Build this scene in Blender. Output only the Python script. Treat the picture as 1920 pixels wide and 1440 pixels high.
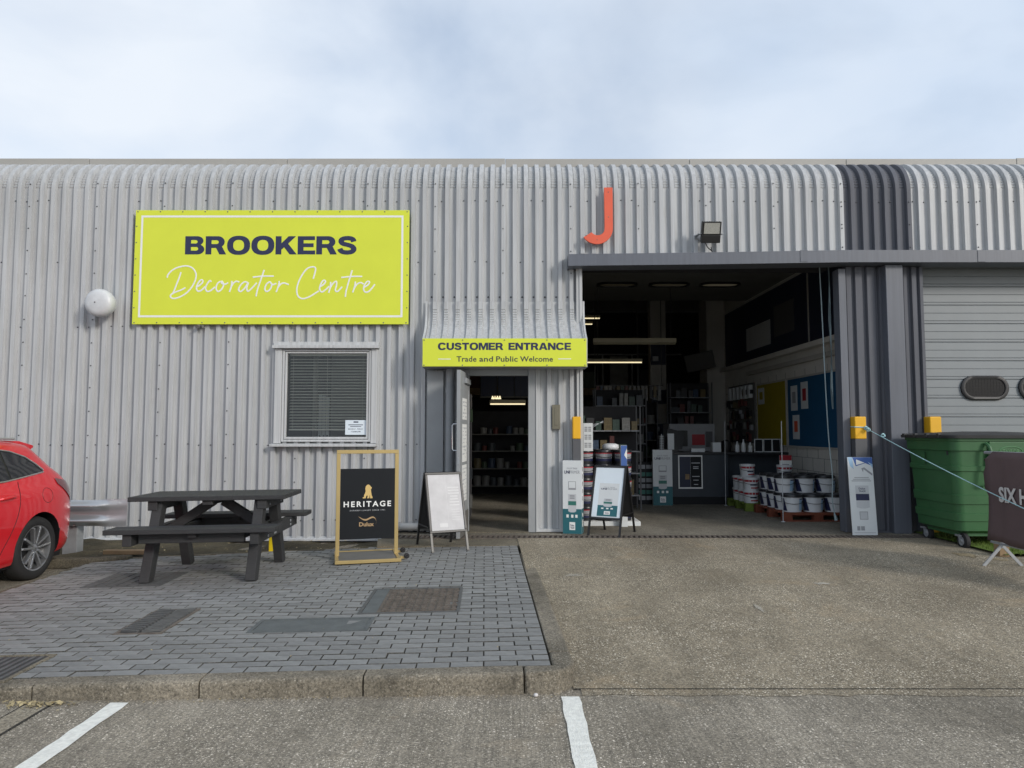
import bpy, bmesh, math, random
from mathutils import Vector, Matrix
rnd = random.Random(11)
PI = math.pi
S = bpy.context.scene
C = S.collection
for o in list(bpy.data.objects):
    bpy.data.objects.remove(o)

# ------------------------------------------------------------------ camera
cam_d = bpy.data.cameras.new('camera')
cam_d.sensor_width = 36
cam_d.lens = 36 * 1330 / 1920
cam_d.clip_end = 600
cam = bpy.data.objects.new('camera', cam_d)
C.objects.link(cam)
cam.location = (0, 0, 1.5)
cam.rotation_euler = (PI / 2 + math.atan(89 / 1330), 0, 0)
S.camera = cam

# ------------------------------------------------------------------ world, sun, exposure
SUN_FROM = Vector((1.05, -1.0, 0.62)).normalized()
elev = math.asin(SUN_FROM.z)
azim = math.atan2(SUN_FROM.x, SUN_FROM.y)
W = bpy.data.worlds.new('World')
S.world = W
W.use_nodes = True
wn, wl = W.node_tree.nodes, W.node_tree.links
wn.clear()
w_out = wn.new('ShaderNodeOutputWorld')
w_mix = wn.new('ShaderNodeMixShader')
w_sky = wn.new('ShaderNodeTexSky')
w_sky.sky_type = 'NISHITA'
w_sky.sun_disc = False
w_sky.sun_elevation = elev
w_sky.sun_rotation = azim
w_sky.air_density = 1.0
w_sky.dust_density = 2.0
w_b1 = wn.new('ShaderNodeBackground')
w_b1.inputs[1].default_value = 0.15
w_b2 = wn.new('ShaderNodeBackground')
w_b2.inputs[1].default_value = 0.84
w_tc = wn.new('ShaderNodeTexCoord')
w_map = wn.new('ShaderNodeMapping')
w_map.inputs['Scale'].default_value = (1.0, 1.0, 1.5)
w_map.inputs['Location'].default_value = (0.35, 0.2, 0.1)
w_no = wn.new('ShaderNodeTexNoise')
w_no.inputs['Scale'].default_value = 2.4
w_no.inputs['Detail'].default_value = 6
w_no.inputs['Roughness'].default_value = 0.5
w_no.inputs['Distortion'].default_value = 0.25
w_rmp = wn.new('ShaderNodeValToRGB')
w_rmp.color_ramp.elements[0].position = 0.38
w_rmp.color_ramp.elements[0].color = (0.58, 0.58, 0.58, 1)
w_rmp.color_ramp.elements[1].position = 0.60
w_rmp.color_ramp.elements[1].color = (0.97, 0.97, 0.97, 1)
w_no2 = wn.new('ShaderNodeTexNoise')
w_no2.inputs['Scale'].default_value = 1.6
w_no2.inputs['Detail'].default_value = 5
w_cl = wn.new('ShaderNodeValToRGB')
w_cl.color_ramp.elements[0].position = 0.35
w_cl.color_ramp.elements[0].color = (0.655, 0.765, 0.92, 1)
w_cl.color_ramp.elements[1].position = 0.65
w_cl.color_ramp.elements[1].color = (0.86, 0.92, 1.0, 1)
wl.new(w_tc.outputs['Generated'], w_map.inputs['Vector'])
wl.new(w_map.outputs['Vector'], w_no.inputs['Vector'])
wl.new(w_map.outputs['Vector'], w_no2.inputs['Vector'])
wl.new(w_no.outputs['Fac'], w_rmp.inputs['Fac'])
wl.new(w_no2.outputs['Fac'], w_cl.inputs['Fac'])
wl.new(w_cl.outputs['Color'], w_b2.inputs['Color'])
wl.new(w_sky.outputs['Color'], w_b1.inputs['Color'])
wl.new(w_rmp.outputs['Color'], w_mix.inputs['Fac'])
wl.new(w_b1.outputs[0], w_mix.inputs[1])
wl.new(w_b2.outputs[0], w_mix.inputs[2])
wl.new(w_mix.outputs[0], w_out.inputs[0])

sun_d = bpy.data.lights.new('sun', 'SUN')
sun_d.energy = 1.5
sun_d.angle = math.radians(11)
sun_d.color = (1.0, 0.95, 0.88)
sun = bpy.data.objects.new('sun', sun_d)
C.objects.link(sun)
sun.location = (12, -12, 14)
sun.rotation_euler = SUN_FROM.to_track_quat('Z', 'Y').to_euler()

S.view_settings.view_transform = 'Standard'
S.view_settings.look = 'None'
S.view_settings.gamma = 1
S.view_settings.exposure = 0.26
S.render.engine = 'CYCLES'

# ------------------------------------------------------------------ materials
MATS = {}
def newmat(name):
    m = bpy.data.materials.new(name)
    m.use_nodes = True
    nt = m.node_tree
    b = nt.nodes['Principled BSDF']
    MATS[name] = m
    return m, nt, nt.nodes, nt.links, b

def lin(r, g, b):
    f = lambda c: (c / 255 / 12.92) if c / 255 <= 0.04045 else ((c / 255 + 0.055) / 1.055) ** 2.4
    return (f(r), f(g), f(b))

def pm(name, col, rough=0.5, metal=0.0, var=0.06, vs=5.0, bump=0.0, bs=80.0, coat=0.0,
       stretch=(1, 1, 1), rand=0.0, emit=0.0, spec=0.5, island=0.0):
    m, nt, N, L, b = newmat(name)
    b.inputs['Roughness'].default_value = rough
    b.inputs['Metallic'].default_value = metal
    b.inputs['Coat Weight'].default_value = coat
    b.inputs['Coat Roughness'].default_value = 0.05
    b.inputs['Specular IOR Level'].default_value = spec
    tc = N.new('ShaderNodeTexCoord')
    mp = N.new('ShaderNodeMapping')
    mp.inputs['Scale'].default_value = stretch
    L.new(tc.outputs['Object'], mp.inputs['Vector'])
    no = N.new('ShaderNodeTexNoise')
    no.inputs['Scale'].default_value = vs
    no.inputs['Detail'].default_value = 5
    no.inputs['Roughness'].default_value = 0.6
    L.new(mp.outputs['Vector'], no.inputs['Vector'])
    mr = N.new('ShaderNodeMapRange')
    mr.inputs['From Min'].default_value = 0.3
    mr.inputs['From Max'].default_value = 0.7
    mr.inputs['To Min'].default_value = 1 - var
    mr.inputs['To Max'].default_value = 1 + var
    L.new(no.outputs['Fac'], mr.inputs['Value'])
    val = mr.outputs['Result']
    def addr(sock, amt, val):
        a = N.new('ShaderNodeMapRange')
        a.inputs['To Min'].default_value = -amt
        a.inputs['To Max'].default_value = amt
        L.new(sock, a.inputs['Value'])
        s = N.new('ShaderNodeMath')
        s.operation = 'ADD'
        L.new(val, s.inputs[0])
        L.new(a.outputs['Result'], s.inputs[1])
        return s.outputs[0]
    if rand:
        oi = N.new('ShaderNodeObjectInfo')
        val = addr(oi.outputs['Random'], rand, val)
    if island:
        gi = N.new('ShaderNodeNewGeometry')
        val = addr(gi.outputs['Random Per Island'], island, val)
    hs = N.new('ShaderNodeHueSaturation')
    hs.inputs['Color'].default_value = (*col, 1)
    L.new(val, hs.inputs['Value'])
    L.new(hs.outputs['Color'], b.inputs['Base Color'])
    if emit:
        b.inputs['Emission Color'].default_value = (*col, 1)
        b.inputs['Emission Strength'].default_value = emit
    if bump:
        n2 = N.new('ShaderNodeTexNoise')
        n2.inputs['Scale'].default_value = bs
        n2.inputs['Detail'].default_value = 4
        L.new(mp.outputs['Vector'], n2.inputs['Vector'])
        bp = N.new('ShaderNodeBump')
        bp.inputs['Strength'].default_value = bump
        bp.inputs['Distance'].default_value = 0.01
        L.new(n2.outputs['Fac'], bp.inputs['Height'])
        L.new(bp.outputs['Normal'], b.inputs['Normal'])
    return m

def ramp(N, L, sock, p0, c0, p1, c1):
    r = N.new('ShaderNodeValToRGB')
    r.color_ramp.elements[0].position = p0
    r.color_ramp.elements[0].color = (*c0, 1)
    r.color_ramp.elements[1].position = p1
    r.color_ramp.elements[1].color = (*c1, 1)
    L.new(sock, r.inputs['Fac'])
    return r.outputs['Color']

def mixc(N, L, fac, a, b, mode='MIX'):
    m = N.new('ShaderNodeMix')
    m.data_type = 'RGBA'
    m.blend_type = mode
    for sock, v in ((m.inputs[0], fac), (m.inputs[6], a), (m.inputs[7], b)):
        if isinstance(v, (int, float)):
            sock.default_value = v
        elif isinstance(v, tuple):
            sock.default_value = (*v, 1)
        else:
            L.new(v, sock)
    return m.outputs[2]

def noise(N, L, vec, scale, detail=5, rough=0.6, dist=0.0):
    n = N.new('ShaderNodeTexNoise')
    n.inputs['Scale'].default_value = scale
    n.inputs['Detail'].default_value = detail
    n.inputs['Roughness'].default_value = rough
    n.inputs['Distortion'].default_value = dist
    if vec is not None:
        L.new(vec, n.inputs['Vector'])
    return n.outputs['Fac']

def mapping(N, L, vec, scale=(1, 1, 1), rot=(0, 0, 0)):
    m = N.new('ShaderNodeMapping')
    m.inputs['Scale'].default_value = scale
    m.inputs['Rotation'].default_value = rot
    L.new(vec, m.inputs['Vector'])
    return m.outputs['Vector']

def concrete(name, dark, mid, light, chips=1.0, streak=0.0, patch=0.6, bump=0.6, chip_scale=48):
    m, nt, N, L, b = newmat(name)
    b.inputs['Roughness'].default_value = 0.9
    b.inputs['Specular IOR Level'].default_value = 0.25
    geo = N.new('ShaderNodeNewGeometry')
    pos = geo.outputs['Position']
    big = noise(N, L, pos, 0.9, 6, 0.6, 0.4)
    c1 = ramp(N, L, big, 0.36, dark, 0.66, mid)
    fine = noise(N, L, pos, 70, 6, 0.7)
    f2 = ramp(N, L, fine, 0.33, (0.38, 0.38, 0.38), 0.68, (1.45, 1.43, 1.38))
    g2 = noise(N, L, pos, 16, 4, 0.7)
    f2 = mixc(N, L, 1.0, f2, ramp(N, L, g2, 0.3, (0.78, 0.78, 0.78), 0.7, (1.16, 1.15, 1.13)), 'MULTIPLY')
    c2 = mixc(N, L, 1.0, c1, f2, 'MULTIPLY')
    # exposed aggregate chips of several sizes
    col = c2
    hgt = fine
    for sc, lim, amt in ((chip_scale, 0.20, 0.85), (chip_scale * 2.3, 0.26, 0.8), (chip_scale * 0.55, 0.10, 0.7)):
        v = N.new('ShaderNodeTexVoronoi')
        v.inputs['Scale'].default_value = sc
        v.inputs['Randomness'].default_value = 1.0
        wob = noise(N, L, pos, sc * 1.5, 2)
        L.new(pos, v.inputs['Vector'])
        sm = N.new('ShaderNodeMapRange')
        sm.inputs['From Min'].default_value = lim
        sm.inputs['From Max'].default_value = lim + 0.07
        sm.inputs['To Min'].default_value = 1
        sm.inputs['To Max'].default_value = 0
        ad = N.new('ShaderNodeMath')
        ad.operation = 'MULTIPLY_ADD'
        ad.inputs[1].default_value = 0.25
        L.new(wob, ad.inputs[0])
        L.new(v.outputs['Distance'], ad.inputs[2])
        sb = N.new('ShaderNodeMath')
        sb.operation = 'SUBTRACT'
        sb.inputs[1].default_value = 0.12
        L.new(ad.outputs[0], sb.inputs[0])
        L.new(sb.outputs[0], sm.inputs['Value'])
        sep = N.new('ShaderNodeSeparateColor')
        L.new(v.outputs['Color'], sep.inputs[0])
        keep = N.new('ShaderNodeMapRange')
        keep.inputs['From Min'].default_value = 0.35
        keep.inputs['From Max'].default_value = 0.6
        L.new(sep.outputs[0], keep.inputs['Value'])
        mu = N.new('ShaderNodeMath')
        mu.operation = 'MULTIPLY'
        L.new(sm.outputs['Result'], mu.inputs[0])
        L.new(keep.outputs['Result'], mu.inputs[1])
        zone = noise(N, L, pos, 1.7, 3)
        zr = N.new('ShaderNodeMapRange')
        zr.inputs['From Min'].default_value = 0.35
        zr.inputs['From Max'].default_value = 0.62
        zr.inputs['To Min'].default_value = 0.25 * chips
        zr.inputs['To Max'].default_value = amt * chips
        L.new(zone, zr.inputs['Value'])
        mu2 = N.new('ShaderNodeMath')
        mu2.operation = 'MULTIPLY'
        L.new(mu.outputs[0], mu2.inputs[0])
        L.new(zr.outputs['Result'], mu2.inputs[1])
        chipc = ramp(N, L, sep.outputs[1], 0.1, tuple(x * 0.8 for x in light), 0.9, tuple(min(1, x * 1.25) for x in light))
        col = mixc(N, L, mu2.outputs[0], col, chipc)
    if patch:
        st = noise(N, L, pos, 2.6, 7, 0.65, 0.8)
        stf = ramp(N, L, st, 0.52, (0, 0, 0), 0.72, (patch, patch, patch))
        col = mixc(N, L, stf, col, tuple(x * 0.6 for x in dark))
        st2 = noise(N, L, mapping(N, L, pos, (1, 1, 1), (0, 0, 1.1)), 1.3, 5, 0.6, 0.6)
        st2f = ramp(N, L, st2, 0.60, (0, 0, 0), 0.75, (0.35, 0.35, 0.35))
        col = mixc(N, L, st2f, col, (mid[0] * 1.35, mid[1] * 1.12, mid[2] * 0.85))
    trk = noise(N, L, mapping(N, L, pos, (2.6, 0.22, 1), (0, 0, 0.12)), 1.0, 3, 0.5)
    col = mixc(N, L, 1.0, col, ramp(N, L, trk, 0.36, (0.91, 0.91, 0.91), 0.60, (1.04, 1.04, 1.04)), 'MULTIPLY')
    if streak:
        sv = mapping(N, L, pos, (60, 2.2, 1), (0, 0, 0.35))
        s1 = noise(N, L, sv, 1.0, 4, 0.6)
        s1c = ramp(N, L, s1, 0.35, (1 - streak,) * 3, 0.65, (1 + streak * 0.6,) * 3)
        col = mixc(N, L, 1.0, col, s1c, 'MULTIPLY')
    L.new(col, b.inputs['Base Color'])
    bp = N.new('ShaderNodeBump')
    bp.inputs['Strength'].default_value = bump
    bp.inputs['Distance'].default_value = 0.006
    L.new(fine, bp.inputs['Height'])
    L.new(bp.outputs['Normal'], b.inputs['Normal'])
    return m

def cladding_mat(name, col, dirt=0.25):
    m, nt, N, L, b = newmat(name)
    b.inputs['Roughness'].default_value = 0.42
    b.inputs['Specular IOR Level'].default_value = 0.45
    geo = N.new('ShaderNodeNewGeometry')
    pos = geo.outputs['Position']
    a = noise(N, L, mapping(N, L, pos, (26, 26, 0.7)), 1.0, 5, 0.65)
    streak = ramp(N, L, a, 0.3, (1 - dirt,) * 3, 0.62, (1.04,) * 3)
    big = noise(N, L, pos, 0.7, 5, 0.6)
    patch = ramp(N, L, big, 0.3, (0.93, 0.93, 0.92), 0.7, (1.04, 1.04, 1.04))
    spk = noise(N, L, pos, 55, 4, 0.7)
    spot = ramp(N, L, spk, 0.70, (0, 0, 0), 0.78, (0.45, 0.45, 0.45))
    c = mixc(N, L, 1.0, col, streak, 'MULTIPLY')
    c = mixc(N, L, 1.0, c, patch, 'MULTIPLY')
    c = mixc(N, L, spot, c, tuple(x * 0.62 for x in col))
    gr = noise(N, L, mapping(N, L, pos, (9, 9, 1.2)), 1.0, 6, 0.7)
    grf = ramp(N, L, gr, 0.56, (0, 0, 0), 0.78, (dirt * 1.5,) * 3)
    c = mixc(N, L, grf, c, (col[0] * 0.62, col[1] * 0.58, col[2] * 0.50))
    L.new(c, b.inputs['Base Color'])
    bp = N.new('ShaderNodeBump')
    bp.inputs['Strength'].default_value = 0.12
    bp.inputs['Distance'].default_value = 0.02
    L.new(noise(N, L, mapping(N, L, pos, (3, 3, 1.3)), 1.0, 3), bp.inputs['Height'])
    L.new(bp.outputs['Normal'], b.inputs['Normal'])
    return m

def glass_mat(name, tint=(0.8, 0.83, 0.82), refl=1.0):
    m, nt, N, L, b = newmat(name)
    N.remove(b)
    out = N['Material Output']
    tr = N.new('ShaderNodeBsdfTransparent')
    tr.inputs[0].default_value = (*tint, 1)
    gl = N.new('ShaderNodeBsdfGlossy')
    gl.inputs['Roughness'].default_value = 0.02
    fr = N.new('ShaderNodeFresnel')
    fr.inputs['IOR'].default_value = 1.5
    mx = N.new('ShaderNodeMixShader')
    L.new(fr.outputs[0], mx.inputs[0])
    L.new(tr.outputs[0], mx.inputs[1])
    L.new(gl.outputs[0], mx.inputs[2])
    L.new(mx.outputs[0], out.inputs[0])
    return m

M_road = concrete('road_concrete', (0.225, 0.203, 0.166), (0.330, 0.300, 0.250), (0.76, 0.69, 0.58), 1.15, 0.18, 0.42)
M_apron = concrete('apron_concrete', (0.235, 0.203, 0.152), (0.325, 0.283, 0.215), (0.80, 0.73, 0.60), 1.35, 0.10, 0.32, 0.7, 46)
M_strip = concrete('smooth_concrete', (0.16, 0.145, 0.115), (0.25, 0.225, 0.175), (0.4, 0.36, 0.29), 0.35, 0.0, 0.3)
M_kerb = concrete('kerb_concrete', (0.09, 0.08, 0.06), (0.21, 0.19, 0.15), (0.36, 0.32, 0.26), 0.25, 0.0, 0.75, 0.8)
M_kerbtop = concrete('kerb_pale', (0.12, 0.108, 0.086), (0.29, 0.262, 0.215), (0.50, 0.46, 0.39), 0.6, 0.0, 0.65, 0.8)
M_floor = concrete('shop_floor', (0.20, 0.185, 0.155), (0.30, 0.28, 0.235), (0.36, 0.33, 0.28), 0.15, 0.1, 0.35, 0.1)
M_soil = concrete('soil', (0.055, 0.048, 0.032), (0.12, 0.105, 0.070), (0.3, 0.27, 0.2), 0.5, 0.0, 0.6, 1.0, 70)
M_joint = concrete('joint_sand', (0.030, 0.030, 0.028), (0.055, 0.052, 0.047), (0.3, 0.29, 0.26), 0.5, 0, 0, 1.0, 90)
M_jside = concrete('sanded_sides', (0.075, 0.075, 0.071), (0.12, 0.118, 0.11), (0.3, 0.29, 0.26), 0.3, 0, 0, 0.8, 90)
M_band = concrete('pale_band', (0.24, 0.215, 0.17), (0.36, 0.325, 0.26), (0.6, 0.55, 0.46), 0.6, 0.0, 0.4, 0.5)
M_paver = pm('paver', (0.228, 0.231, 0.226), 0.85, var=0.18, vs=9, bump=0.6, bs=160, rand=0.12, island=0.11, spec=0.3)
M_line = pm('line_paint', (0.80, 0.80, 0.74), 0.75, var=0.14, vs=30, bump=0.7, bs=120)
M_clad = cladding_mat('grey_cladding', (0.485, 0.499, 0.512), 0.24)
M_clad_d = cladding_mat('dark_cladding', (0.115, 0.121, 0.142), 0.14)
M_clad_d.node_tree.nodes['Principled BSDF'].inputs['Roughness'].default_value = 0.62
M_clad_d.node_tree.nodes['Principled BSDF'].inputs['Specular IOR Level'].default_value = 0.3
M_trim = cladding_mat('trim_grey', (0.53, 0.545, 0.555), 0.2)
M_beam = cladding_mat('slate_beam', (0.120, 0.132, 0.160), 0.12)
M_coping = pm('coping', (0.36, 0.35, 0.325), 0.55, var=0.05, vs=1.2)
M_slat = pm('roller_grey', (0.225, 0.247, 0.262), 0.45, var=0.06, vs=1.5)
M_door = pm('door_grey', (0.30, 0.315, 0.325), 0.45, var=0.06)
M_galv = pm('galvanised', (0.36, 0.38, 0.40), 0.42, 0.35, var=0.10, vs=14)
M_chrome = pm('bright_metal', (0.62, 0.63, 0.64), 0.28, 0.9, var=0.05)
M_lime = pm('lime', (0.66, 0.73, 0.045), 0.42, var=0.03, vs=2)
M_white = pm('white_print', (0.80, 0.81, 0.79), 0.5, var=0.03)
M_navy = pm('navy_print', (0.018, 0.023, 0.072), 0.5, var=0.05)
M_charc = pm('charcoal_print', (0.05, 0.055, 0.05), 0.5, var=0.04)
M_orange = pm('orange_red', (0.72, 0.115, 0.055), 0.5, var=0.05)
M_black = pm('black_metal', (0.012, 0.012, 0.013), 0.42, var=0.1)
M_blackp = pm('black_plastic', (0.028, 0.028, 0.030), 0.5, var=0.12, bump=0.2)
M_plank = pm('charcoal_plank', (0.032, 0.033, 0.035), 0.6, var=0.22, vs=6, bump=0.55, bs=26, stretch=(2, 22, 22), rand=0.07)
M_gold = pm('gold_metal', (0.47, 0.355, 0.155), 0.42, 0.45, var=0.05)
M_goldp = pm('gold_print', (0.62, 0.44, 0.16), 0.5, var=0.05)
M_copper = pm('copper_print', (0.40, 0.27, 0.14), 0.5, var=0.05)
M_panel = pm('black_panel', (0.008, 0.010, 0.013), 0.5, var=0.06, spec=0.25)
M_plate = pm('base_plate', (0.17, 0.165, 0.155), 0.55, 0.3, var=0.12)
M_lens = pm('lens', (0.36, 0.36, 0.33), 0.3, var=0.2, vs=60)
M_alarm = pm('alarm_plastic', (0.58, 0.60, 0.62), 0.38, var=0.10, vs=9)
M_red = pm('car_red', (0.66, 0.010, 0.020), 0.3, 0.1, var=0.02, coat=1.0)
M_cglass = pm('car_glass', (0.012, 0.013, 0.015), 0.06, var=0.0, spec=0.8)
M_tail = pm('tail_lamp', (0.13, 0.006, 0.012), 0.12, var=0.1, coat=1.0)
M_rubber = pm('rubber', (0.018, 0.018, 0.019), 0.78, var=0.15, vs=12, bump=0.3)
M_alloy = pm('alloy', (0.50, 0.51, 0.53), 0.28, 0.85, var=0.05)
M_green = pm('bin_green', (0.033, 0.118, 0.042), 0.50, var=0.10, vs=4, bump=0.06, bs=40)
M_lid = pm('bin_lid', (0.030, 0.031, 0.033), 0.5, var=0.2, vs=5, bump=0.1)
M_brown = pm('brown_fabric', (0.118, 0.080, 0.082), 0.8, var=0.08, vs=3, bump=0.25, bs=220)
M_paleprint = pm('pale_print', (0.60, 0.58, 0.57), 0.6, var=0.04)
M_yellow = pm('yellow_plastic', (0.78, 0.42, 0.012), 0.42, var=0.05)
M_greyp = pm('grey_band', (0.085, 0.087, 0.095), 0.5, var=0.06)
M_rope = pm('blue_rope', (0.36, 0.56, 0.60), 0.8, var=0.25, vs=60)
M_cord = pm('grey_blue_cord', (0.30, 0.38, 0.40), 0.7, var=0.1)
M_teal = pm('teal_print', (0.018, 0.125, 0.150), 0.5, var=0.05)
M_card = pm('white_card', (0.66, 0.69, 0.70), 0.55, var=0.03)
M_paper = pm('paper', (0.72, 0.80, 0.86), 0.35, var=0.03)
M_greypr = pm('grey_print', (0.30, 0.31, 0.33), 0.6, var=0.1)
M_lightpr = pm('light_grey_print', (0.52, 0.54, 0.56), 0.6, var=0.06)
M_blue = pm('blue_print', (0.05, 0.12, 0.36), 0.5, var=0.1)
M_sky = pm('pale_blue_print', (0.34, 0.52, 0.70), 0.5, var=0.1)
M_block = pm('white_blockwork', (0.46, 0.445, 0.41), 0.8, var=0.06, vs=3, bump=0.2)
M_sidew = pm('side_wall_paint', (0.66, 0.645, 0.60), 0.8, var=0.06, vs=3, bump=0.2)
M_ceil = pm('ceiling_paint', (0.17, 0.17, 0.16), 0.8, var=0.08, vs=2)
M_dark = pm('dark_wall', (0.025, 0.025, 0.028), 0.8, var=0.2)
M_navyb = pm('navy_banner', (0.012, 0.020, 0.050), 0.5, var=0.1)
M_boardy = pm('mustard_board', (0.36, 0.29, 0.01), 0.6, var=0.06)
M_boardb = pm('teal_blue_board', (0.008, 0.085, 0.19), 0.6, var=0.06)
M_counter = pm('counter_navy', (0.028, 0.038, 0.052), 0.45, var=0.1)
M_tub = pm('white_tub', (0.66, 0.68, 0.70), 0.38, var=0.03, rand=0.03)
M_tubd = pm('black_tub', (0.02, 0.022, 0.026), 0.35, var=0.1)
M_redp = pm('red_print', (0.36, 0.018, 0.03), 0.5, var=0.08)
M_palr = pm('red_brown_wood', (0.17, 0.045, 0.022), 0.8, var=0.25, vs=8, bump=0.4, bs=50)
M_palg = pm('green_wood', (0.14, 0.20, 0.030), 0.8, var=0.25, vs=8, bump=0.4, bs=50)
M_wood = pm('raw_wood', (0.26, 0.18, 0.10), 0.8, var=0.2, bump=0.3)
M_rust = pm('rusty_iron', (0.135, 0.115, 0.098), 0.75, 0.2, var=0.35, vs=9, bump=0.5, bs=90)
M_iron = pm('dark_iron', (0.105, 0.108, 0.108), 0.7, 0.2, var=0.22, vs=9, bump=0.4, bs=120)
M_slate = pm('slate_cover', (0.105, 0.116, 0.118), 0.75, var=0.18, vs=8, bump=0.4, bs=120)
M_tube = pm('lit_tube', (1.0, 0.86, 0.55), 0.5, var=0.0, emit=0.9)
M_tubeoff = pm('lamp_body', (0.42, 0.38, 0.26), 0.5, var=0.05)
M_pane = glass_mat('window_pane', (0.9, 0.92, 0.91))
M_blind = pm('blind_slat', (0.82, 0.79, 0.70), 0.5, var=0.03)
M_brass = pm('bronze', (0.20, 0.185, 0.14), 0.4, 0.6, var=0.08)
M_leaf = pm('dry_leaf', (0.38, 0.31, 0.17), 0.8, var=0.3, vs=40, island=0.3)
M_turf = pm('artificial_turf', (0.10, 0.155, 0.02), 0.9, var=0.3, vs=40)
M_bkcol = [pm('stock_%d' % i, c, 0.5, var=0.1) for i, c in enumerate(
    [(0.20, 0.20, 0.19), (0.05, 0.06, 0.07), (0.12, 0.03, 0.025), (0.03, 0.05, 0.09), (0.12, 0.10, 0.05), (0.05, 0.08, 0.05)])]

# ------------------------------------------------------------------ mesh builder
XF = {}
def deg(a):
    return math.radians(a)

class MB:
    def __init__(s):
        s.v, s.f = [], []
    def n(s):
        return len(s.v)
    def box(s, x0, x1, y0, y1, z0, z1):
        i = len(s.v)
        s.v += [(x, y, z) for z in (z0, z1) for y in (y0, y1) for x in (x0, x1)]
        s.f += [tuple(i + k for k in q) for q in ((0, 2, 3, 1), (4, 5, 7, 6), (0, 1, 5, 4), (2, 6, 7, 3), (0, 4, 6, 2), (1, 3, 7, 5))]
        return s
    def bar(s, p, q, w, h, up=(0, 0, 1)):
        p, q = Vector(p), Vector(q)
        d = (q - p).normalized()
        a = d.cross(Vector(up)).normalized()
        b = a.cross(d).normalized()
        i = len(s.v)
        for e in (p, q):
            for sa, sb in ((-1, -1), (1, -1), (1, 1), (-1, 1)):
                s.v.append(tuple(e + a * sa * w / 2 + b * sb * h / 2))
        s.f += [tuple(i + k for k in q4) for q4 in ((0, 1, 2, 3), (7, 6, 5, 4), (0, 4, 5, 1), (1, 5, 6, 2), (2, 6, 7, 3), (3, 7, 4, 0))]
        return s
    def prism(s, poly, axis, a0, a1):
        def mk(u, w, a):
            return {'x': (a, u, w), 'y': (u, a, w), 'z': (u, w, a)}[axis]
        i, n = len(s.v), len(poly)
        s.v += [mk(u, w, a0) for u, w in poly] + [mk(u, w, a1) for u, w in poly]
        s.f.append(tuple(range(i, i + n)))
        s.f.append(tuple(range(i + 2 * n - 1, i + n - 1, -1)))
        for k in range(n):
            k2 = (k + 1) % n
            s.f.append((i + k, i + n + k, i + n + k2, i + k2))
        return s
    def grid(s, rows, close=False):
        i, m = len(s.v), len(rows[0])
        for r in rows:
            s.v += [tuple(p) for p in r]
        for a in range(len(rows) - 1):
            for b in range(m if close else m - 1):
                b2 = (b + 1) % m
                s.f.append((i + a * m + b, i + a * m + b2, i + (a + 1) * m + b2, i + (a + 1) * m + b))
        return s
    def tube(s, pts, r, n=8, cap=True, flat=None):
        pts = [Vector(p) for p in pts]
        rows = []
        ref = None
        for k, p in enumerate(pts):
            t = (pts[min(k + 1, len(pts) - 1)] - pts[max(k - 1, 0)])
            if t.length < 1e-9:
                t = Vector((0, 0, 1))
            t.normalize()
            if ref is None:
                ref = Vector((0, 0, 1)) if abs(t.z) < 0.9 else Vector((1, 0, 0))
            a = t.cross(ref).normalized()
            b = a.cross(t).normalized()
            ref = b
            rr = r[k] if isinstance(r, (list, tuple)) else r
            rows.append([p + (a * math.cos(2 * PI * j / n) + b * math.sin(2 * PI * j / n)) * rr for j in range(n)])
        if flat:
            ax, c0, sc = flat
            for row in rows:
                for p in row:
                    p[ax] = c0 + (p[ax] - c0) * sc
        i = len(s.v)
        s.grid(rows, True)
        if cap:
            s.f.append(tuple(range(i + n - 1, i - 1, -1)))
            j = i + (len(rows) - 1) * n
            s.f.append(tuple(range(j, j + n)))
        return s
    def lathe(s, prof, c=(0, 0, 0), axis='z', n=20):
        c = Vector(c)
        rows = []
        for r, h in prof:
            row = []
            for k in range(n):
                a = 2 * PI * k / n
                u, w = max(r, 1e-5) * math.cos(a), max(r, 1e-5) * math.sin(a)
                row.append(c + Vector({'z': (u, w, h), 'y': (u, h, w), 'x': (h, u, w)}[axis]))
            rows.append(row)
        return s.grid(rows, True)
    def quad(s, *p):
        i = len(s.v)
        s.v += [tuple(x) for x in p]
        s.f.append(tuple(range(i, i + len(p))))
        return s
    def xf(s, M, start=0):
        for k in range(start, len(s.v)):
            s.v[k] = tuple(M @ Vector(s.v[k]))
        return s
    def build(s, name, mat, parent=None, smooth=False, bevel=0.0, seg=2, local=False, ang=35):
        me = bpy.data.meshes.new(name)
        me.from_pydata(s.v, [], s.f)
        bm = bmesh.new()
        bm.from_mesh(me)
        bmesh.ops.recalc_face_normals(bm, faces=bm.faces)
        bm.to_mesh(me)
        bm.free()
        me.materials.append(mat)
        return link(name, me, parent, smooth, bevel, seg, local, ang)

def link(name, me, parent=None, smooth=False, bevel=0.0, seg=2, local=False, ang=35):
    if smooth:
        me.polygons.foreach_set('use_smooth', [True] * len(me.polygons))
        me.set_sharp_from_angle(angle=deg(ang))
    o = bpy.data.objects.new(name, me)
    C.objects.link(o)
    if parent is not None:
        o.parent = parent
        M = XF.get(parent.name, Matrix())
        if not local:
            me.transform(M.inverted())
        XF[o.name] = M
    if bevel:
        b = o.modifiers.new('bevel', 'BEVEL')
        b.width = bevel
        b.segments = seg
        b.limit_method = 'ANGLE'
        b.angle_limit = deg(40)
    return o

def tag(o, label, cat=None, group=None, kind=None):
    if label:
        o['label'] = label
    if cat:
        o['category'] = cat
    if group:
        o['group'] = group
    if kind:
        o['kind'] = kind
    return o

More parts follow.
